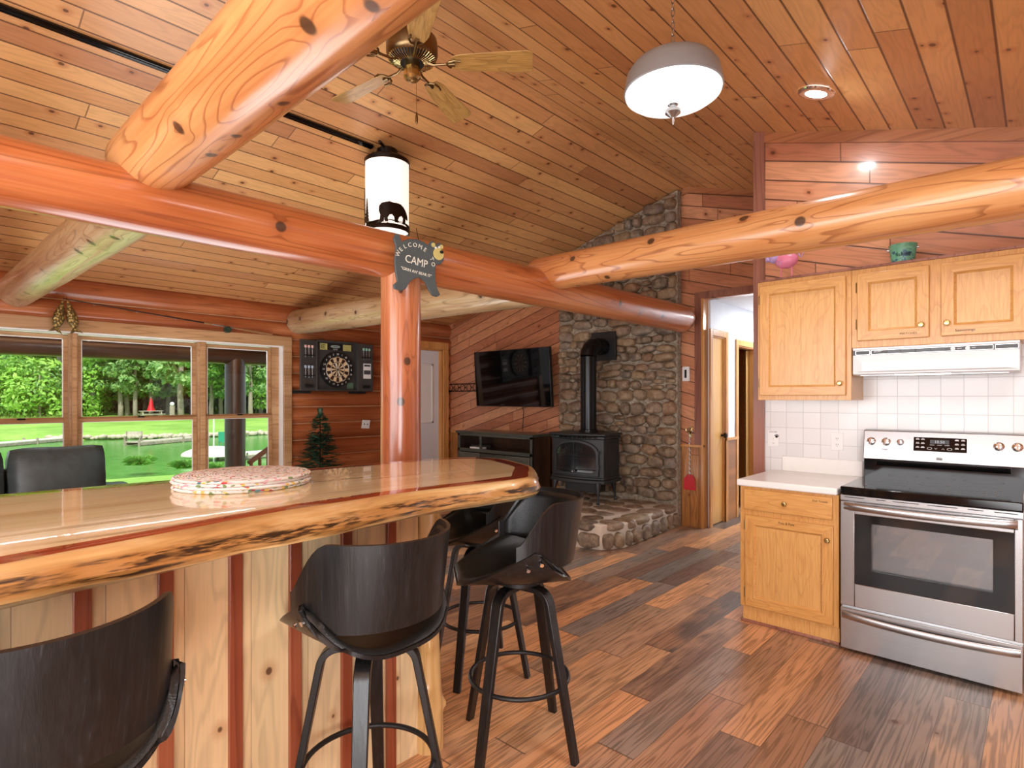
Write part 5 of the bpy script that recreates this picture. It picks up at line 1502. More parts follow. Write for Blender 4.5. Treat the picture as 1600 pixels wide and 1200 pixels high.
bm = B(); lathe(bm, [(0, -.02), (.222, -.02), (.226, -.012), (.226, .02), (0, .02)], 60, axis='y', c=DC); dt = obj('dartboard', bm, m_blackm, db, smooth=True, angle=40)
def sector(bm, r0, r1, a0, a1, y, mi=0, n=4):
    for k in range(n):
        p, q = a0 + (a1 - a0) * k / n, a0 + (a1 - a0) * (k + 1) / n
        f = bm.faces.new([bm.verts.new((DC[0] + r_ * math.cos(t), y, DC[2] + r_ * math.sin(t))) for r_, t in ((r0, p), (r1, p), (r1, q), (r0, q))]); f.material_index = mi
bm = B()
yb = DC[1] - .0215
for k in range(20):
    a0, a1 = R(90 - 9 + 18 * k), R(90 + 9 + 18 * k); dk = (k % 2 == 0)
    sector(bm, .014, .092, a0, a1, yb, 1 if dk else 0); sector(bm, .100, .158, a0, a1, yb, 1 if dk else 0)
    sector(bm, .092, .100, a0, a1, yb, 0 if dk else 1); sector(bm, .158, .166, a0, a1, yb, 0 if dk else 1)
sector(bm, 0, .014, 0, 2 * PI, yb, 1, 20)
obj('segments', bm, [m_cream, m_brn], dt)
bm = B()
for r_ in (.014, .092, .100, .158, .166): tube(bm, [(DC[0] + r_ * math.cos(2 * PI * k / 40), yb - .001, DC[2] + r_ * math.sin(2 * PI * k / 40)) for k in range(40)], .0008, 4, closed=True)
for k in range(20):
    a = R(81 + 18 * k); tube(bm, [(DC[0] + r_ * math.cos(a), yb - .001, DC[2] + r_ * math.sin(a)) for r_ in (.014, .166)], .0008, 4)
obj('wire_spider', bm, m_nickel, dt)
nums = [20, 1, 18, 4, 13, 6, 10, 15, 2, 17, 3, 19, 7, 16, 8, 11, 14, 9, 12, 5]
tx = [textmesh('numbers', str(nn), .034, m_plastic, None, (DC[0] + .196 * math.sin(R(18 * k)), yb - .001, DC[2] + .196 * math.cos(R(18 * k))), (R(90), 0, 0), extrude=.0005) for k, nn in enumerate(nums)]
join(tx, 'numbers', dt)
bm = B(); box(bm, .16, .25, -.0255, -.021, -.28, -.20); obj('scorer_sticker', bm, plain('green_print', rgb(90, 120, 96), .5), db); 
def wing(s):
    # open door leaf
    h = obj('cabinet_door', boxb(min(0, s * .215), max(0, s * .215), -.03, 0, -.31, .32), m_cab, db, bevel=.003, loc=(s * .300, -.045, 0), rot=(0, 0, R(-s * 4)))
    return h
wl, wr = wing(-1), wing(1)
m_fl = {'red': plain('pink_flight', rgb(230, 180, 176), .5), 'blue': plain('blue_flight', rgb(170, 190, 206), .5), 'green': plain('green_flight', rgb(160, 206, 184), .5)}
def darts(parent, x, z, col, lab):
    for k in range(3):
        t = empty('dart', lab[k], 'dart', (0, 0, 0), 0, 'darts stored on the dartboard cabinet doors')
        px, py = parent.location.x + x + (k - 1) * .044, -.095
        t.location = (db.location.x + px, db.location.y + py, db.location.z + z)
        bm = B(); box(bm, -.016, .016, -.0005, .0005, .03, .062); box(bm, -.0005, .0005, -.016, .016, .03, .062); obj('flight', bm, m_fl[col], t)
        bm = B(); tube(bm, [(0, 0, .035), (0, 0, -.02)], .0025, 6); tube(bm, [(0, 0, -.012), (0, 0, -.06)], .005, 8); tube(bm, [(0, 0, -.06), (0, 0, -.09)], .0012, 5); obj('shaft', bm, m_nickel, t)
    bm = B(); box(bm, x - .065, x + .065, -.062, -.03, z - .072, z - .058); obj('dart_rack', bm, m_blackm, parent)
P3 = ('left', 'middle', 'right')
darts(wl, -.108, .19, 'red', ['%s of the three pink-flighted darts on the left cabinet door' % p for p in P3])
darts(wl, -.108, -.06, 'blue', ['%s of the three pale blue-flighted darts on the left cabinet door' % p for p in P3])
darts(wr, .108, .20, 'green', ['%s of the three green-flighted darts on the right cabinet door' % p for p in P3])
bm = B(); box(bm, -.05, .06, -.036, -.031, -.14, .06)
pc = obj('score_sheet', bm, m_plastic, wr, loc=(.12, 0, .0))
bm = B(); box(bm, -.04, .05, -.0375, -.036, .02, .045); box(bm, -.045, .055, -.0375, -.036, -.085, -.03); obj('sheet_print', bm, m_grey, pc)
for s, par in ((-1, wl), (1, wr)):
    bm = B(); box(bm, s * .108 - .055, s * .108 + .055, -.045, -.03, -.27, -.23); obj('door_tray', bm, m_blackm, par, bevel=.003)
bm = B(); box(bm, -.09, .09, -.05, 0, -.006, .006)
for nm, x in (('left', 3.42), ('right', 4.22)):
    b2 = B(); box(b2, -.12, .12, -.045, 0.0, -.02, .02); t_ = obj('wall_bracket', b2, m_dark, None, bevel=.003, loc=(x, 6.76, 1.478)); mark(t_, 'dark ledge bracket on the log wall under the %s side of the dartboard cabinet' % nm, 'bracket')
bm.free()
sp = empty('light_switch', 'white double switch plate tilted on the log wall below the dartboard', 'light switch', (4.345, 6.728, 1.045)); sp.rotation_euler = (R(8), R(4), 0)
obj('cover_plate', boxb(-.062, .062, -.006, 0, -.058, .058), m_plastic, sp, bevel=.002)
bm = B()
for x in (-.025, .025): box(bm, x - .004, x + .004, -.014, -.005, -.008, .010)
obj('toggles', bm, m_grey, sp)

# small artificial fir
fr_ = empty('artificial_fir', 'small dark green artificial fir tree standing by the log wall', 'artificial tree', (3.46, 6.33, 0))
def mat_leaf(name, a, b, tr=.25):
    M = Mat(name, .6); oi = M.nt.nodes.new('ShaderNodeObjectInfo'); x, y, z = M.coords('Object')
    n = M.noise(M.vec(x, y, z), 1.7, 3.0)
    M.color(M.ramp(n, [(.3, a), (.7, b)])); M.b.inputs['Transmission Weight'].default_value = 0.0
    return M.m
m_fir = mat_leaf('fir_needles', rgb(22, 50, 34), rgb(56, 92, 62))
bm = B(); rf = random.Random(3)
FH = 1.26
def sprig(bm, p, d, L, rr):
    d = d.normalized(); s_ = d.cross(Vector((0, 0, 1))).normalized()
    for k in range(11):
        t = k / 10; q = p + d * L * t
        for sgn in (-1, 1):
            e = q + (d * .5 + s_ * sgn * .8 + Vector((0, 0, rr.uniform(-.3, .4)))) * .04 * (1.1 - .5 * t)
            w_ = Vector((0, 0, .004)) + d * .005
            vs = [bm.verts.new(v) for v in (q - w_, e, q + w_)]; bm.faces.new(vs)
for k in range(430):
    t = rf.random() ** .75; z_ = FH - .04 - t * (FH - .40); a = rf.uniform(0, 2 * PI); rad = .03 + .26 * t
    d = Vector((math.cos(a), math.sin(a), rf.uniform(-.35, .25)))
    st_ = Vector((0, 0, z_)) + Vector((math.cos(a), math.sin(a), 0)) * rad * rf.uniform(.2, .65)
    sprig(bm, st_, d, rad * .6 + .03, rf)
for k in range(10): sprig(bm, Vector((0, 0, FH - .09)), Vector((rf.uniform(-.3, .3), rf.uniform(-.3, .3), 1)), .1, rf)
obj('foliage', bm, m_fir, fr_)
bm = B(); tube(bm, [(0, 0, .12), (0, 0, FH - .05)], [.014, .005], 8); obj('stem', bm, m_bronze, fr_)
bm = B(); lathe(bm, [(0, 0), (.12, 0), (.15, .2), (.14, .21), (0, .19)], 24); obj('pot', bm, m_bronze, fr_, smooth=True, angle=40)

# sofa against the window
so_ = empty('leather_sofa', 'slate grey leather sofa with plump back cushions in front of the window', 'sofa', (.45, 6.20, 0))
def cushion(name, cx, cy, cz, sx, sy, sz, tilt=0, label=None):
    bm = B(); r_ = bmesh.ops.create_cube(bm, size=2)
    bmesh.ops.subdivide_edges(bm, edges=bm.edges, cuts=7, use_grid_fill=True)
    for v in bm.verts:
        p = v.co.copy(); 
        k = 1 - .10 * (p.x ** 4) ; kz = 1 - .08 * (p.x ** 4) * 1
        bul = (1 - p.x ** 2) * (1 - p.z ** 2) * .28
        q = Vector((p.x * sx * (1 - .05 * p.z ** 4), p.y * sy * (.75 + bul + .25 * (1 - max(abs(p.x), abs(p.z)) ** 6)), p.z * sz * (1 - .07 * p.x ** 6 - .02 * math.cos(p.x * 3))))
        q += Vector((1, 1, 1)) * noise.noise(q * 9) * .008
        v.co = q
    return obj(name, bm, m_sofa, so_, smooth=True, angle=180, loc=(cx, cy, cz), rot=(tilt, 0, 0), label=label)
cushion('back_cushion', .505, .05, .70, .33, .13, .275, R(-8)); cushion('back_cushion', -.185, .05, .69, .335, .13, .27, R(-8)); cushion('back_cushion', -.88, .05, .69, .335, .13, .27, R(-8))
for x in (.505, -.185, -.88): cushion('seat_cushion', x, -.36, .40, .34, .34, .11)
bm = B(); box(bm, -1.28, .84, -.72, .28, .0, .32); obj('sofa_base', bm, m_sofa, so_, bevel=.04)
bm = B(); box(bm, -1.28, .84, .14, .33, .2, .80); obj('sofa_back', bm, m_sofa, so_, bevel=.06)
for x in (-1.5, .80): cushion('arm', x + .11, -.2, .36, .12, .5, .26)
# fishing rod and fish ornament above the window
fd = empty('fishing_rod', 'old fishing rod with green reel hung along the top log above the window', 'fishing rod', (1.07, 6.70, 2.33))
v = Vector((3.04 - 1.07, 0, 2.155 - 2.33))
bm = B(); tube(bm, [(0, 0, 0), v * .62], [.004, .008], 8); rdp = obj('rod_blank', bm, m_bronze, fd)
bm = B(); tube(bm, [v * .62, v * .66], .013, 10); tube(bm, [v * .78, v], [.012, .017], 12); obj('cork_handle', bm, plain('cork', rgb(150, 100, 62), .7), fd, smooth=True)
bm = B(); tube(bm, [v * .64, v * .8], .008, 8); obj('reel_seat', bm, m_nickel, fd)
bm = B(); rc = v * .74; tube(bm, [rc + Vector((0, -.05, -.035)), rc + Vector((0, .0, -.035))], .036, 20)
tube(bm, [rc + Vector((0, -.055, -.035)), rc + Vector((0, -.085, -.035)), rc + Vector((-.05, -.085, -.01))], .006, 8); obj('reel', bm, plain('green_reel', rgb(56, 78, 64), .3, .5), fd, smooth=True, angle=40)
for t in (.12, .3, .48):
  bm = B(); tube(bm, [v * t + Vector((0, 0, -.012 + .008 * math.sin(a * PI / 4))) + Vector((.008 * math.cos(a * PI / 4), 0, 0)) for a in range(8)], .0015, 5, closed=True)
  obj('line_guide', bm, m_nickel, fd)
m_fish = None
def mat_fish():
    M = Mat('gilt_fish', .35, .5); x, y, z = M.coords(); d, a, b = M.voronoi(M.vec(x, y, z * .8), 60.0)
    M.color(M.ramp(d, [(.2, rgb(186, 150, 82)), (.6, rgb(96, 74, 40))])); M.bump(d, .6, .01); return M.m
m_fish = mat_fish()
for i, (dx, rot_, lab) in enumerate(((-.04, -11, 'left'), (.045, 12, 'right'))):
    f = empty('fish_ornament', '%s of two gilt fish ornaments hanging head-up on the window header' % lab, 'fish ornament', (1.075 + dx * .35, 6.655 - .02 * i, 2.31), 0, 'gilt fish hanging at the window header')
    f.rotation_euler = (0, R(-rot_), 0)
    bm = B(); rows = []
    for k in range(13):
        t = k / 12; hw = .040 * math.sin(PI * min(1, t ** 1.5 * .9 + .02)) ** .9 + .005; z_ = -.27 * t
        rows.append([bm.verts.new((hw * math.cos(a * PI / 6), hw * .45 * math.sin(a * PI / 6), z_)) for a in range(12)])
    for k in range(12):
        for a in range(12): bm.faces.new((rows[k][a], rows[k][(a + 1) % 12], rows[k + 1][(a + 1) % 12], rows[k + 1][a]))
    bm.faces.new(rows[0]); bm.faces.new(list(reversed(rows[-1])))
    obj('fish_body', bm, m_fish, f, smooth=True, angle=180)
    bm = B(); prism(bm, [(-.012, -.255), (.012, -.255), (.055, -.315), (.0, -.295), (-.055, -.315)], 'y', -.003, .003); obj('tail_fin', bm, m_fish, f)
    bm = B(); tube(bm, [(0, 0, 0), (0, .02, .04)], .0015, 5); obj('hanging_string', bm, m_bronze, f)
# ================================================================== OUTSIDE
def at(px, d):
    """plan position at image column px and depth d (metres along the view axis)"""
    k = (px - 800) / 892.0; Fx, Fy = .73414, .679
    return d * (Fx + k * Fy), d * (Fy - k * Fx)
def mat_grass():
    M = Mat('lawn', .8); x, y, z = M.coords(); n = M.noise(M.vec(x, y, z), .35, 4.0, .6); n2 = M.noise(M.vec(x, y, z), 9.0, 3.0, .7)
    M.color(M.ramp(n * .6 + n2 * .4, [(.35, rgb(104, 148, 48)), (.5, rgb(136, 178, 66)), (.68, rgb(166, 196, 92))])); return M.m
m_grass = mat_grass()
def mat_water():
    M = Mat('pond_water', .14, spec=.25); x, y, z = M.coords(); n = M.noise(M.vec(x * 1.0, y * 1.0, z), 2.2, 4.0, .6, .4)
    M.color(M.ramp(n, [(.35, rgb(84, 150, 62)), (.65, rgb(108, 172, 80))])); M.bump(n, .3, .08); return M.m
WZ_ = -1.25
bm = B(); box(bm, -60, 90, 17, 70, WZ_ - .3, WZ_)
struct('ground_pond', bm, mat_water())
def near_edge(x): return 19.6 + .35 * math.sin(x * .55) - .02 * x
bm = B(); n = 60
rows = [[bm.verts.new((-40 + 100 * i / n, y if y is not None else 0, z)) for y, z in ((7.0, -.55), (12, -.72), (None, -.95), (None, -1.45))] for i in range(n + 1)]
for r_ in rows: r_[2].co.y = near_edge(r_[2].co.x); r_[3].co.y = near_edge(r_[3].co.x) + .7
for i in range(n):
    for j in range(3): bm.faces.new((rows[i][j], rows[i + 1][j], rows[i + 1][j + 1], rows[i][j + 1]))
struct('ground_near_lawn', bm, m_grass)
# far bank
def far_edge(x): return 44.0 - .28 * (x - 8) + .8 * math.sin(x * .35) if x > 6 else 47 + (6 - x) * 1.1
bm = B(); n = 90
rows = []
for i in range(n + 1):
    x = -60 + 150 * i / n; fe = far_edge(x)
    rows.append([bm.verts.new((x, y, z)) for y, z in ((fe - .6, -1.6), (fe, -1.18), (fe + 2, -.95), (fe + 14, -.62), (130, .5))])
for i in range(n):
    for j in range(4): bm.faces.new((rows[i][j], rows[i + 1][j], rows[i + 1][j + 1], rows[i][j + 1]))
struct('ground_far_bank', bm, m_grass)
# rocks edging the far bank
bm = B(); lay = bm.verts.layers.float.new('tone'); rr = random.Random(5)
for k in range(260):
    x = 6.5 + 22 * k / 260 + rr.uniform(-.05, .05); y = far_edge(x) - .1 + rr.uniform(-.35, .25); s_ = rr.uniform(.14, .34)
    vs = blob(bm, (x, y, -1.15 + rr.uniform(0, .12)), (s_, s_ * .8, s_ * .55), sub=1, nz=.3, seed=k)
rk_ = obj('shore_rocks', bm, plain('pale_shore_rock', rgb(190, 176, 156), .9, var=.2), smooth=True, angle=180); mark(rk_, 'row of pale rocks edging the far shore of the pond', 'rocks', kind='stuff')
# leaf cards
def leafmat(name, a, b, c):
    M = Mat(name, .55); x, y, z = M.coords(); v = M.vec(x, y, z)
    d, k, k2 = M.voronoi(v, 2.2); n = M.noise(v, .45, 2.0)
    M.color(M.ramp(n * .55 + k * .45, [(.25, a), (.5, b), (.75, c)]))
    nt = M.nt; tr = nt.nodes.new('ShaderNodeBsdfTranslucent'); mx = nt.nodes.new('ShaderNodeMixShader'); mx.inputs[0].default_value = .35
    out = [n_ for n_ in nt.nodes if n_.type == 'OUTPUT_MATERIAL'][0]
    src = M.b.inputs['Base Color'].links[0].from_socket; nt.links.new(src, tr.inputs[0])
    nt.links.new(M.b.outputs[0], mx.inputs[1]); nt.links.new(tr.outputs[0], mx.inputs[2]); nt.links.new(mx.outputs[0], out.inputs[0])
    return M.m
m_leafA = leafmat('bright_leaves', rgb(110, 166, 52), rgb(152, 204, 78), rgb(192, 230, 112))
m_leafB = leafmat('green_leaves', rgb(84, 140, 52), rgb(124, 180, 74), rgb(166, 208, 100))
m_leafC = leafmat('blue_green_leaves', rgb(96, 146, 76), rgb(134, 178, 98), rgb(176, 206, 130))
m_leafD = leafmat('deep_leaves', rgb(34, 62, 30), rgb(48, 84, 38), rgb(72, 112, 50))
m_bark = plain('grey_bark', rgb(150, 138, 122), .9, var=.25)
def leaves(bm, rr, c, rad, n, size):
    for k in range(n):
        # shell-biased points in an ellipsoid
        v = Vector((rr.gauss(0, 1), rr.gauss(0, 1), rr.gauss(0, 1))).normalized() * rr.uniform(.55, 1.0)
        p = Vector(c) + Vector((v.x * rad[0], v.y * rad[1], v.z * rad[2]))
        nrm = (v + Vector((rr.uniform(-.6, .6), rr.uniform(-.6, .6), rr.uniform(-.2, .9)))).normalized()
        a, b = frame_basis(nrm); s_ = size * rr.uniform(.6, 1.3); t = rr.uniform(0, PI); ca, sa = math.cos(t), math.sin(t)
        u_, w_ = (a * ca + b * sa) * s_, (b * ca - a * sa) * s_ * .6
        bm.faces.new([bm.verts.new(q) for q in (p - u_, p - w_ * .9, p + u_, p + w_ * .9)])
def crown_mesh(seed, H, Wd, nb, nl, size, base=.25):
    rr = random.Random(seed); bm = B()
    for k in range(nb):
        t = rr.random(); z = H * (base + (1 - base) * t * .92); w_ = Wd * math.sin(PI * min(.97, .25 + t * .72)) ** .7
        a = rr.uniform(0, 2 * PI); r_ = w_ * rr.uniform(.25, .8)
        br = Wd * rr.uniform(.28, .42)
        leaves(bm, rr, (r_ * math.cos(a), r_ * math.sin(a), z), (br, br, br * .55), nl, size)
    return bm
def trunk_mesh(seed, H, r_):
    rr = random.Random(seed); bm = B(); pts = []; x = y = 0
    for k in range(9):
        pts.append((x, y, H * .8 * k / 8 - .3)); x += rr.uniform(-.12, .12); y += rr.uniform(-.12, .12)
    tube(bm, pts, [r_ * (1.15 - .75 * k / 8) for k in range(9)], 9)
    for k in range(5):
        b = pts[3 + k % 5]; a = rr.uniform(0, 2 * PI); L = rr.uniform(1.5, 3)
        tube(bm, [b, (b[0] + L * .5 * math.cos(a), b[1] + L * .5 * math.sin(a), b[2] + L * .5), (b[0] + L * math.cos(a), b[1] + L * math.sin(a), b[2] + L * .8)], [r_ * .35, r_ * .2, .03], 6)
    return bm
protos = []
for i, (H, Wd, nb, nl, size, base, ml) in enumerate(((13, 4.2, 26, 150, .26, .17, m_leafA), (15, 4.6, 28, 150, .27, .18, m_leafB), (11, 4.0, 24, 140, .25, .10, m_leafA), (14, 3.8, 24, 140, .26, .24, m_leafC))):
    e = bpy.data.objects.new('leafy_tree', None); COL.objects.link(e)
    obj('crown', crown_mesh(40 + i, H, Wd, nb, nl, size, base), ml, e); obj('trunk', trunk_mesh(60 + i, H, .24), m_bark, e, smooth=True, angle=180)
    protos.append(e)
TL = ['bright green leafy tree at the wood edge across the pond', 'mid green leafy tree at the wood edge across the pond', 'low-branched bright green tree at the wood edge across the pond', 'grey-green tall tree with bare trunk at the wood edge across the pond']
spots = [(-20, 62, 2, 1.35), (25, 60, 0, 1.3), (60, 64, 1, 1.25), (90, 60, 0, 1.2), (150, 60, 2, .75), (172, 70, 1, 1), (188, 58, 3, .95), (199, 59, 3, .9), (212, 58, 3, .85), (228, 66, 0, 1), (236, 60, 1, .9),
         (262, 63, 0, .95), (283, 56, 3, 1.1), (300, 66, 1, 1), (330, 60, 1, .9), (345, 62, 0, .85), (372, 66, 1, 1), (392, 58, 3, .85), (408, 64, 0, .9), (425, 62, 2, .9), (450, 66, 1, 1.0), (-60, 66, 1, 1)]
used = set()
for i, (px, d, kd, s_) in enumerate(spots):
    o = protos[kd] if kd not in used else copy_tree(protos[kd]); used.add(kd)
    x, y = at(px, d); o.location = (x, y, -.62 + (d - 58) * .012); o.scale = (s_, s_, s_); o.rotation_euler = (0, 0, i * 1.37)
    mark(o, TL[kd], 'tree', 'trees at the wood edge across the pond')
# drooping vine-clad bright tree in the middle window
e = empty('vine_covered_tree', 'short vine-covered bright green trunk at the left of the middle window view', 'tree', (*at(145, 57), -.6))
rr = random.Random(9); bm = B()
for k in range(9): leaves(bm, rr, (rr.uniform(-.3, .3), rr.uniform(-.3, .3), .5 + k * .7), (.8 + .1 * k, .8 + .1 * k, .6), 120, .22)
obj('crown', bm, m_leafA, e); bm = B(); tube(bm, [(0, 0, -.2), (0, 0, 6)], [.3, .1], 8); obj('trunk', bm, m_bark, e)
# deep wood behind (uncountable)
bm = B(); rr = random.Random(21)
for k in range(330):
    px = rr.uniform(-120, 520); d = rr.uniform(72, 84); x, y = at(px, d)
    leaves(bm, rr, (x, y, rr.uniform(-.5, 22)), (3.0, 3.0, 2.2), 62, .55)
o = obj('distant_woods', bm, m_leafB); mark(o, 'dense green wood filling the view far behind the pond', 'woods', kind='stuff')
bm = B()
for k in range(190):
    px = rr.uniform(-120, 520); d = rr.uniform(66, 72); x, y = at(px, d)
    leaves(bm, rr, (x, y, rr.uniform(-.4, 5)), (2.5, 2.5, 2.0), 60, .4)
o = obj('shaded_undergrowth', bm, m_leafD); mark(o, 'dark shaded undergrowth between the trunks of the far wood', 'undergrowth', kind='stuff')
# bushes on the left bank, reeds
for i, (px, d, s_, ml, lab) in enumerate(((-10, 57, 5.5, m_leafC, 'large grey-green bush at the far left of the pond bank'), (30, 55, 4.6, m_leafB, 'round dark green bush on the left pond bank'), (62, 54, 4.6, m_leafA, 'bright green bush overhanging the left pond bank'), (88, 56, 4.2, m_leafC, 'soft green bush beside the left window mullion'), (-45, 56, 5, m_leafA, 'bright bush beyond the left edge of the pond view'))):
    x, y = at(px, d); e = empty('bank_bush', lab, 'bush', (x, y, -.9)); bm = B(); rr = random.Random(80 + i)
    for k in range(14): leaves(bm, rr, (rr.uniform(-.5, .5) * s_, rr.uniform(-.4, .4) * s_, rr.uniform(.15, 1.25) * s_), (s_ * .33, s_ * .33, s_ * .25), 170, .22)
    obj('foliage', bm, ml, e); bm = B(); tube(bm, [(0, 0, -.3), (0, 0, s_)], [.14, .05], 8); obj('stem', bm, m_bark, e)
bm = B(); rr = random.Random(33)
for k in range(2600):
    px = rr.uniform(-60, 122); d = rr.uniform(50.5, 53.5); x, y = at(px, d); h = rr.uniform(.5, 1.2); a = rr.uniform(0, PI)
    w_ = Vector((math.cos(a), math.sin(a), 0)) * .05; p = Vector((x, y, -1.25))
    bm.faces.new([bm.verts.new(q) for q in (p - w_, p + w_, p + Vector((rr.uniform(-.15, .15), rr.uniform(-.1, .1), h)))])
o = obj('reeds', bm, leafmat('reed', rgb(110, 146, 56), rgb(150, 172, 80), rgb(190, 190, 110))); mark(o, 'belt of green reeds along the left bank of the pond', 'reeds', kind='stuff')
# near-shore plants
for i, (px, d, s_, lab) in enumerate(((218, 19.5, .62, 'leafy shore plant on the near pond edge, left of the three'), (288, 18.6, .55, 'leafy shore plant on the near pond edge, middle of the three'), (341, 17.6, .6, 'leafy shore plant on the near pond edge beside the porch post'))):
    x, y = at(px, d); e = empty('shore_plant', lab, 'plant', (x, y, -1.0)); bm = B(); rr = random.Random(50 + i)
    for k in range(90):
        a = rr.uniform(0, 2 * PI); L = rr.uniform(.35, 1.0) * s_; u_ = Vector((math.cos(a), math.sin(a), 0)); sd = Vector((-u_.y, u_.x, 0))
        z1 = rr.uniform(.3, .75) * s_
        p0, p1, p2 = Vector((0, 0, .1)), u_ * L * .5 + Vector((0, 0, z1)), u_ * L + Vector((0, 0, z1 * .7))
        w_ = .07 * s_ * 1.6
        bm.faces.new([bm.verts.new(q) for q in (p0 + sd * .02, p1 + sd * w_, p2, p1 - sd * w_, p0 - sd * .02)])
    obj('leaves', bm, m_leafB, e)
# docks
m_dock = plain('silvered_timber', rgb(186, 176, 158), .85, var=.15); m_dockw = plain('pale_decking', rgb(222, 214, 198), .8, var=.08)
def dock(label, p, q, wdt, z=-1.02, mat=m_dock, name='floating_dock'):
    p, q = Vector((*p, 0)), Vector((*q, 0)); L = (q - p).length; t = (q - p) / L; a = math.atan2(t.y, t.x)
    e = empty(name, label, 'dock', (p.x, p.y, z), a)
    bm = B(); n = int(L / .3)
    for k in range(n): box(bm, k * .3, k * .3 + .27, -wdt / 2, wdt / 2, -.05, 0)
    obj('deck_boards', bm, mat, e); bm = B(); box(bm, 0, L, -wdt / 2, -wdt / 2 + .08, -.2, -.05); box(bm, 0, L, wdt / 2 - .08, wdt / 2, -.2, -.05); obj('side_beam', bm, m_bark, e)
    bm = B()
    for k in range(int(L / 3) + 1):
        for s_ in (-1, 1): tube(bm, [(k * 3, s_ * wdt / 2, -.5), (k * 3, s_ * wdt / 2, .12)], .06, 8)
    obj('posts', bm, m_bark, e); return e
dock('long pale walkway crossing the pond in the left window', at(-30, 30), at(200, 41), .8, mat=m_dockw, name='long_walkway')
dock('grey fishing dock reaching into the pond in the middle window', at(206, 31.6), at(318, 36.5), 1.0)
dock('pale swimming dock seen through the right window', at(352, 24.5), at(470, 27.5), 1.3, mat=m_dockw)
x, y = at(208, 31.9)
be = empty('dock_bench', 'wooden bench standing at the end of the fishing dock', 'bench', (x, y, -1.02), R(-35))
bm = B(); box(bm, -.42, .42, -.15, .15, .30, .33); obj('seat', bm, m_dock, be); bm = B(); box(bm, -.42, .42, .14, .17, .36, .55); obj('back', bm, m_dock, be)
for a in (-.38, .38):
    for b in (-.12, .14): obj('leg', boxb(a - .025, a + .025, b - .025, b + .025, 0, .30 if b < 0 else .55), m_bark, be)
x, y = at(336, 24.2)
bt = empty('upturned_rowboat', 'pale upturned rowboat hull beside the swimming dock', 'boat', (x, y, -1.05), R(-40))
bm = B()
grid(bm, lambda u, v: ((u - .5) * 2.6, .62 * math.cos(PI * v) * math.sin(PI * (u * .94 + .03)) ** .6, .42 * math.sin(PI * v) * math.sin(PI * (u * .94 + .03)) ** .5), 20, 14)
obj('hull', bm, m_dockw, bt, smooth=True, angle=180)
x, y = at(334, 25.5); e = empty('dock_pole', 'thin white pole standing by the upturned rowboat', 'pole', (x, y, -1.3)); bm = B(); tube(bm, [(0, 0, 0), (0, 0, 1.9)], .03, 8); obj('shaft', bm, m_white, e)
bm = B(); box(bm, -.06, .06, -.04, .04, 1.8, 1.95); obj('reflector', bm, m_blackm, e)
x, y = at(352, 26.5); e = empty('green_dock_chair', 'small green plastic chair on the swimming dock left of the porch post', 'chair', (x, y, -1.02)); mg = plain('green_plastic', rgb(40, 150, 110), .5)
obj('seat', boxb(-.22, .22, -.22, .22, .38, .42), mg, e); obj('backrest', boxb(-.22, .22, .2, .24, .42, .85), mg, e)
for a in (-.2, .2):
    for b in (-.2, .2): obj('leg', boxb(a - .02, a + .02, b - .02, b + .02, 0, .38), mg, e)
# closed red parasol with table, under the trees
x, y = at(236, 57); e = empty('closed_parasol', 'closed red garden parasol under the far trees', 'parasol', (x, y, -.62))
bm = B(); lathe(bm, [(.0, 2.1), (.08, 1.95), (.25, 1.2), (.38, .75), (.25, .75), (.05, .8)], 14); obj('canopy', bm, m_red, e, smooth=True, angle=40)
bm = B(); tube(bm, [(0, 0, 0), (0, 0, 2.15)], .04, 8); obj('pole', bm, m_bark, e)
pt = empty('picnic_table', 'grey picnic table beneath the closed red parasol', 'table', (x, y - .1, -.62)); 
bm = B(); box(bm, -1.0, 1.0, -.4, .4, .70, .76); obj('tabletop', bm, m_dock, pt)
for s_ in (-1, 1): obj('bench_plank', boxb(-1.0, 1.0, s_ * .75 - .13, s_ * .75 + .13, .4, .45), m_dock, pt)
for s_ in (-1, 1):
    bm = B(); box(bm, s_ * .8 - .05, s_ * .8 + .05, -.8, .8, .34, .4); box(bm, s_ * .8 - .05, s_ * .8 + .05, -.33, -.23, 0, .7); box(bm, s_ * .8 - .05, s_ * .8 + .05, .23, .33, 0, .7); obj('trestle', bm, m_dock, pt)
x, y = at(269, 55); e = empty('garden_post', 'squat weathered post with a white top on the far lawn', 'post', (x, y, -.62)); bm = B(); tube(bm, [(0, 0, 0), (0, 0, 1.3)], .22, 10); obj('timber', bm, m_bark, e); bm = B(); blob(bm, (0, 0, 1.45), (.2, .2, .2)); obj('white_cap', bm, m_white, e, smooth=True)
# porch
m_porch = logmat('porch_log', rgb(44, 30, 22), rgb(60, 42, 32), rgb(78, 56, 44), rgb(30, 20, 14), rings=8, knots=.1, gloss=0)
bm = B(); box(bm, X0, XW + 1, 7.0, 9.45, -.2, -.12); struct('ground_porch_deck', bm, m_dock)
log('porch_post', (3.64, 9.3, -.6), (3.64, 9.3, 2.15), .15, .15, m_porch, 'dark round porch post outside the right window', 'porch post', seed=8, seg=24, nl=20)
log('porch_beam', (-4, 9.3, 2.10), (7, 9.3, 2.10), .17, .17, m_porch, 'dark horizontal porch beam seen along the tops of the windows', 'porch beam', seed=9, seg=24, nl=30)
bm = B(); prism(bm, [(7.1, 2.62), (9.9, 2.2), (9.9, 2.26), (7.1, 2.7)], 'x', -4, 7); struct('ceiling_porch', bm, m_porch)
rl_ = empty('porch_railing', 'reddish log railing sloping beside the porch steps outside the right window', 'railing', (0, 0, 0))
m_rail = plain('red_brown_pickets', rgb(134, 82, 56), .7, var=.2)
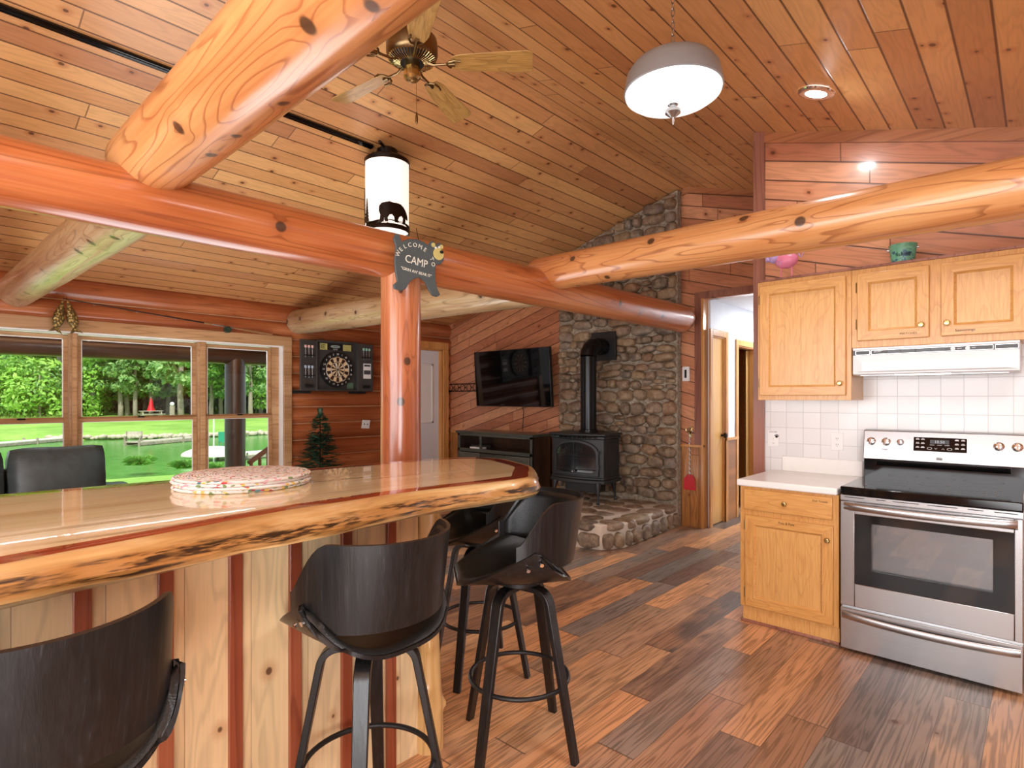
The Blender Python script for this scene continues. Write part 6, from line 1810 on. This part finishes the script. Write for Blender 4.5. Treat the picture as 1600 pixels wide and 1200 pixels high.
bm = B(); tube(bm, [(3.86, 9.32, .36), (5.2, 9.7, 1.10)], .04, 10); obj('top_rail', bm, m_rail, rl_, smooth=True)
for k in range(9):
    t = k / 8; obj('picket', (lambda b: (tube(b, [(3.9 + 1.25 * t, 9.33 + .36 * t, -.3 + .1), (3.9 + 1.25 * t, 9.33 + .36 * t, .36 + .72 * t)], .028, 8), b)[1])(B()), m_rail, rl_)
# ================================================================== CAMERA, LIGHT
cam = bpy.data.cameras.new('camera'); co = bpy.data.objects.new('camera', cam); COL.objects.link(co)
cam.sensor_width = 36; cam.lens = 892.0 / 1600 * 36; cam.shift_y = 22.0 / 1600
co.location = (0, 0, 1.40); co.rotation_euler = (R(90), 0, R(42.765 - 90)); cam.clip_end = 500; cam.clip_start = .02
scene.camera = co
w = bpy.data.worlds.new('world'); scene.world = w; w.use_nodes = True
bg = w.node_tree.nodes['Background']; bg.inputs[0].default_value = (0.80, 0.90, 1.0, 1); bg.inputs[1].default_value = 1.5
def area(name, loc, target, size, power, color=(1, 1, 1), sy=None):
    l = bpy.data.lights.new(name, 'AREA'); l.energy = power; l.color = color; l.size = size
    if sy: l.shape = 'RECTANGLE'; l.size_y = sy
    o = bpy.data.objects.new(name, l); COL.objects.link(o); o.location = loc
    o.rotation_euler = (Vector(target) - Vector(loc)).to_track_quat('-Z', 'Y').to_euler()
    return o
def point(name, loc, power, r=.08, color=(1, 1, 1)):
    l = bpy.data.lights.new(name, 'POINT'); l.energy = power; l.shadow_soft_size = r; l.color = color
    o = bpy.data.objects.new(name, l); COL.objects.link(o); o.location = loc; return o
sl = bpy.data.lights.new('sun', 'SUN'); sl.energy = 4.4; sl.angle = R(1.5); sl.color = (1, .96, .88)
so = bpy.data.objects.new('sun', sl); COL.objects.link(so); so.rotation_euler = Vector((.35, .75, -.9)).to_track_quat('-Z', 'Y').to_euler()
CW = (.95, .975, 1.0)
area('west_wall_fill', (-2.45, 2.2, 1.6), (3, 2.8, 1.7), 4.5, 200, CW, 1.8)  # unseen fill panel added along the west wall, which has no window
area('south_wall_fill', (-1.25, -1.9, 1.45), (1.0, 3, 1.7), 2.3, 70, CW, 1.6)  # unseen fill panel added behind the camera, no window here either
area('overhead_fill', (-.1, .9, 2.98), (.6, 1.2, 0), 1.2, 13, CW, 1.2)  # added soft fill above the bar, out of frame, not a fixture
area('range_side_fill', (1.95, -.50, 2.66), (2.15, -.35, 0), 1.3, 48, CW, .7)  # added out-of-frame fill to brighten the floor and kitchen side
area('recessed_lamp', (3.58, .94, 3.12), (3.58, .9, 0), .08, 7, CW)
area('ceiling_bounce_fill', (-1.2, -.9, .9), (0.2, .8, 3.4), 2.0, 110, CW)  # added fill behind the camera, bounced off the ceiling
area('living_room_upfill', (1.7, 4.7, .05), (1.7, 4.7, 3), 1.8, 62, CW, 2.2)  # added fill on the floor, hidden by the bar, lifts the far ceiling
area('porch_fill', (1.9, 7.7, 2.42), (2.4, 4.0, .9), 3.0, 300, (.90, .96, 1), .5)  # added lamp under the porch roof, boosts the light through the windows
area('hall_light', (7.4, 2.0, 2.44), (7.4, 2.0, 0), .5, 60, CW)
scene.view_settings.view_transform = 'Standard'
scene.view_settings.look = 'None'
scene.view_settings.exposure = 0.0
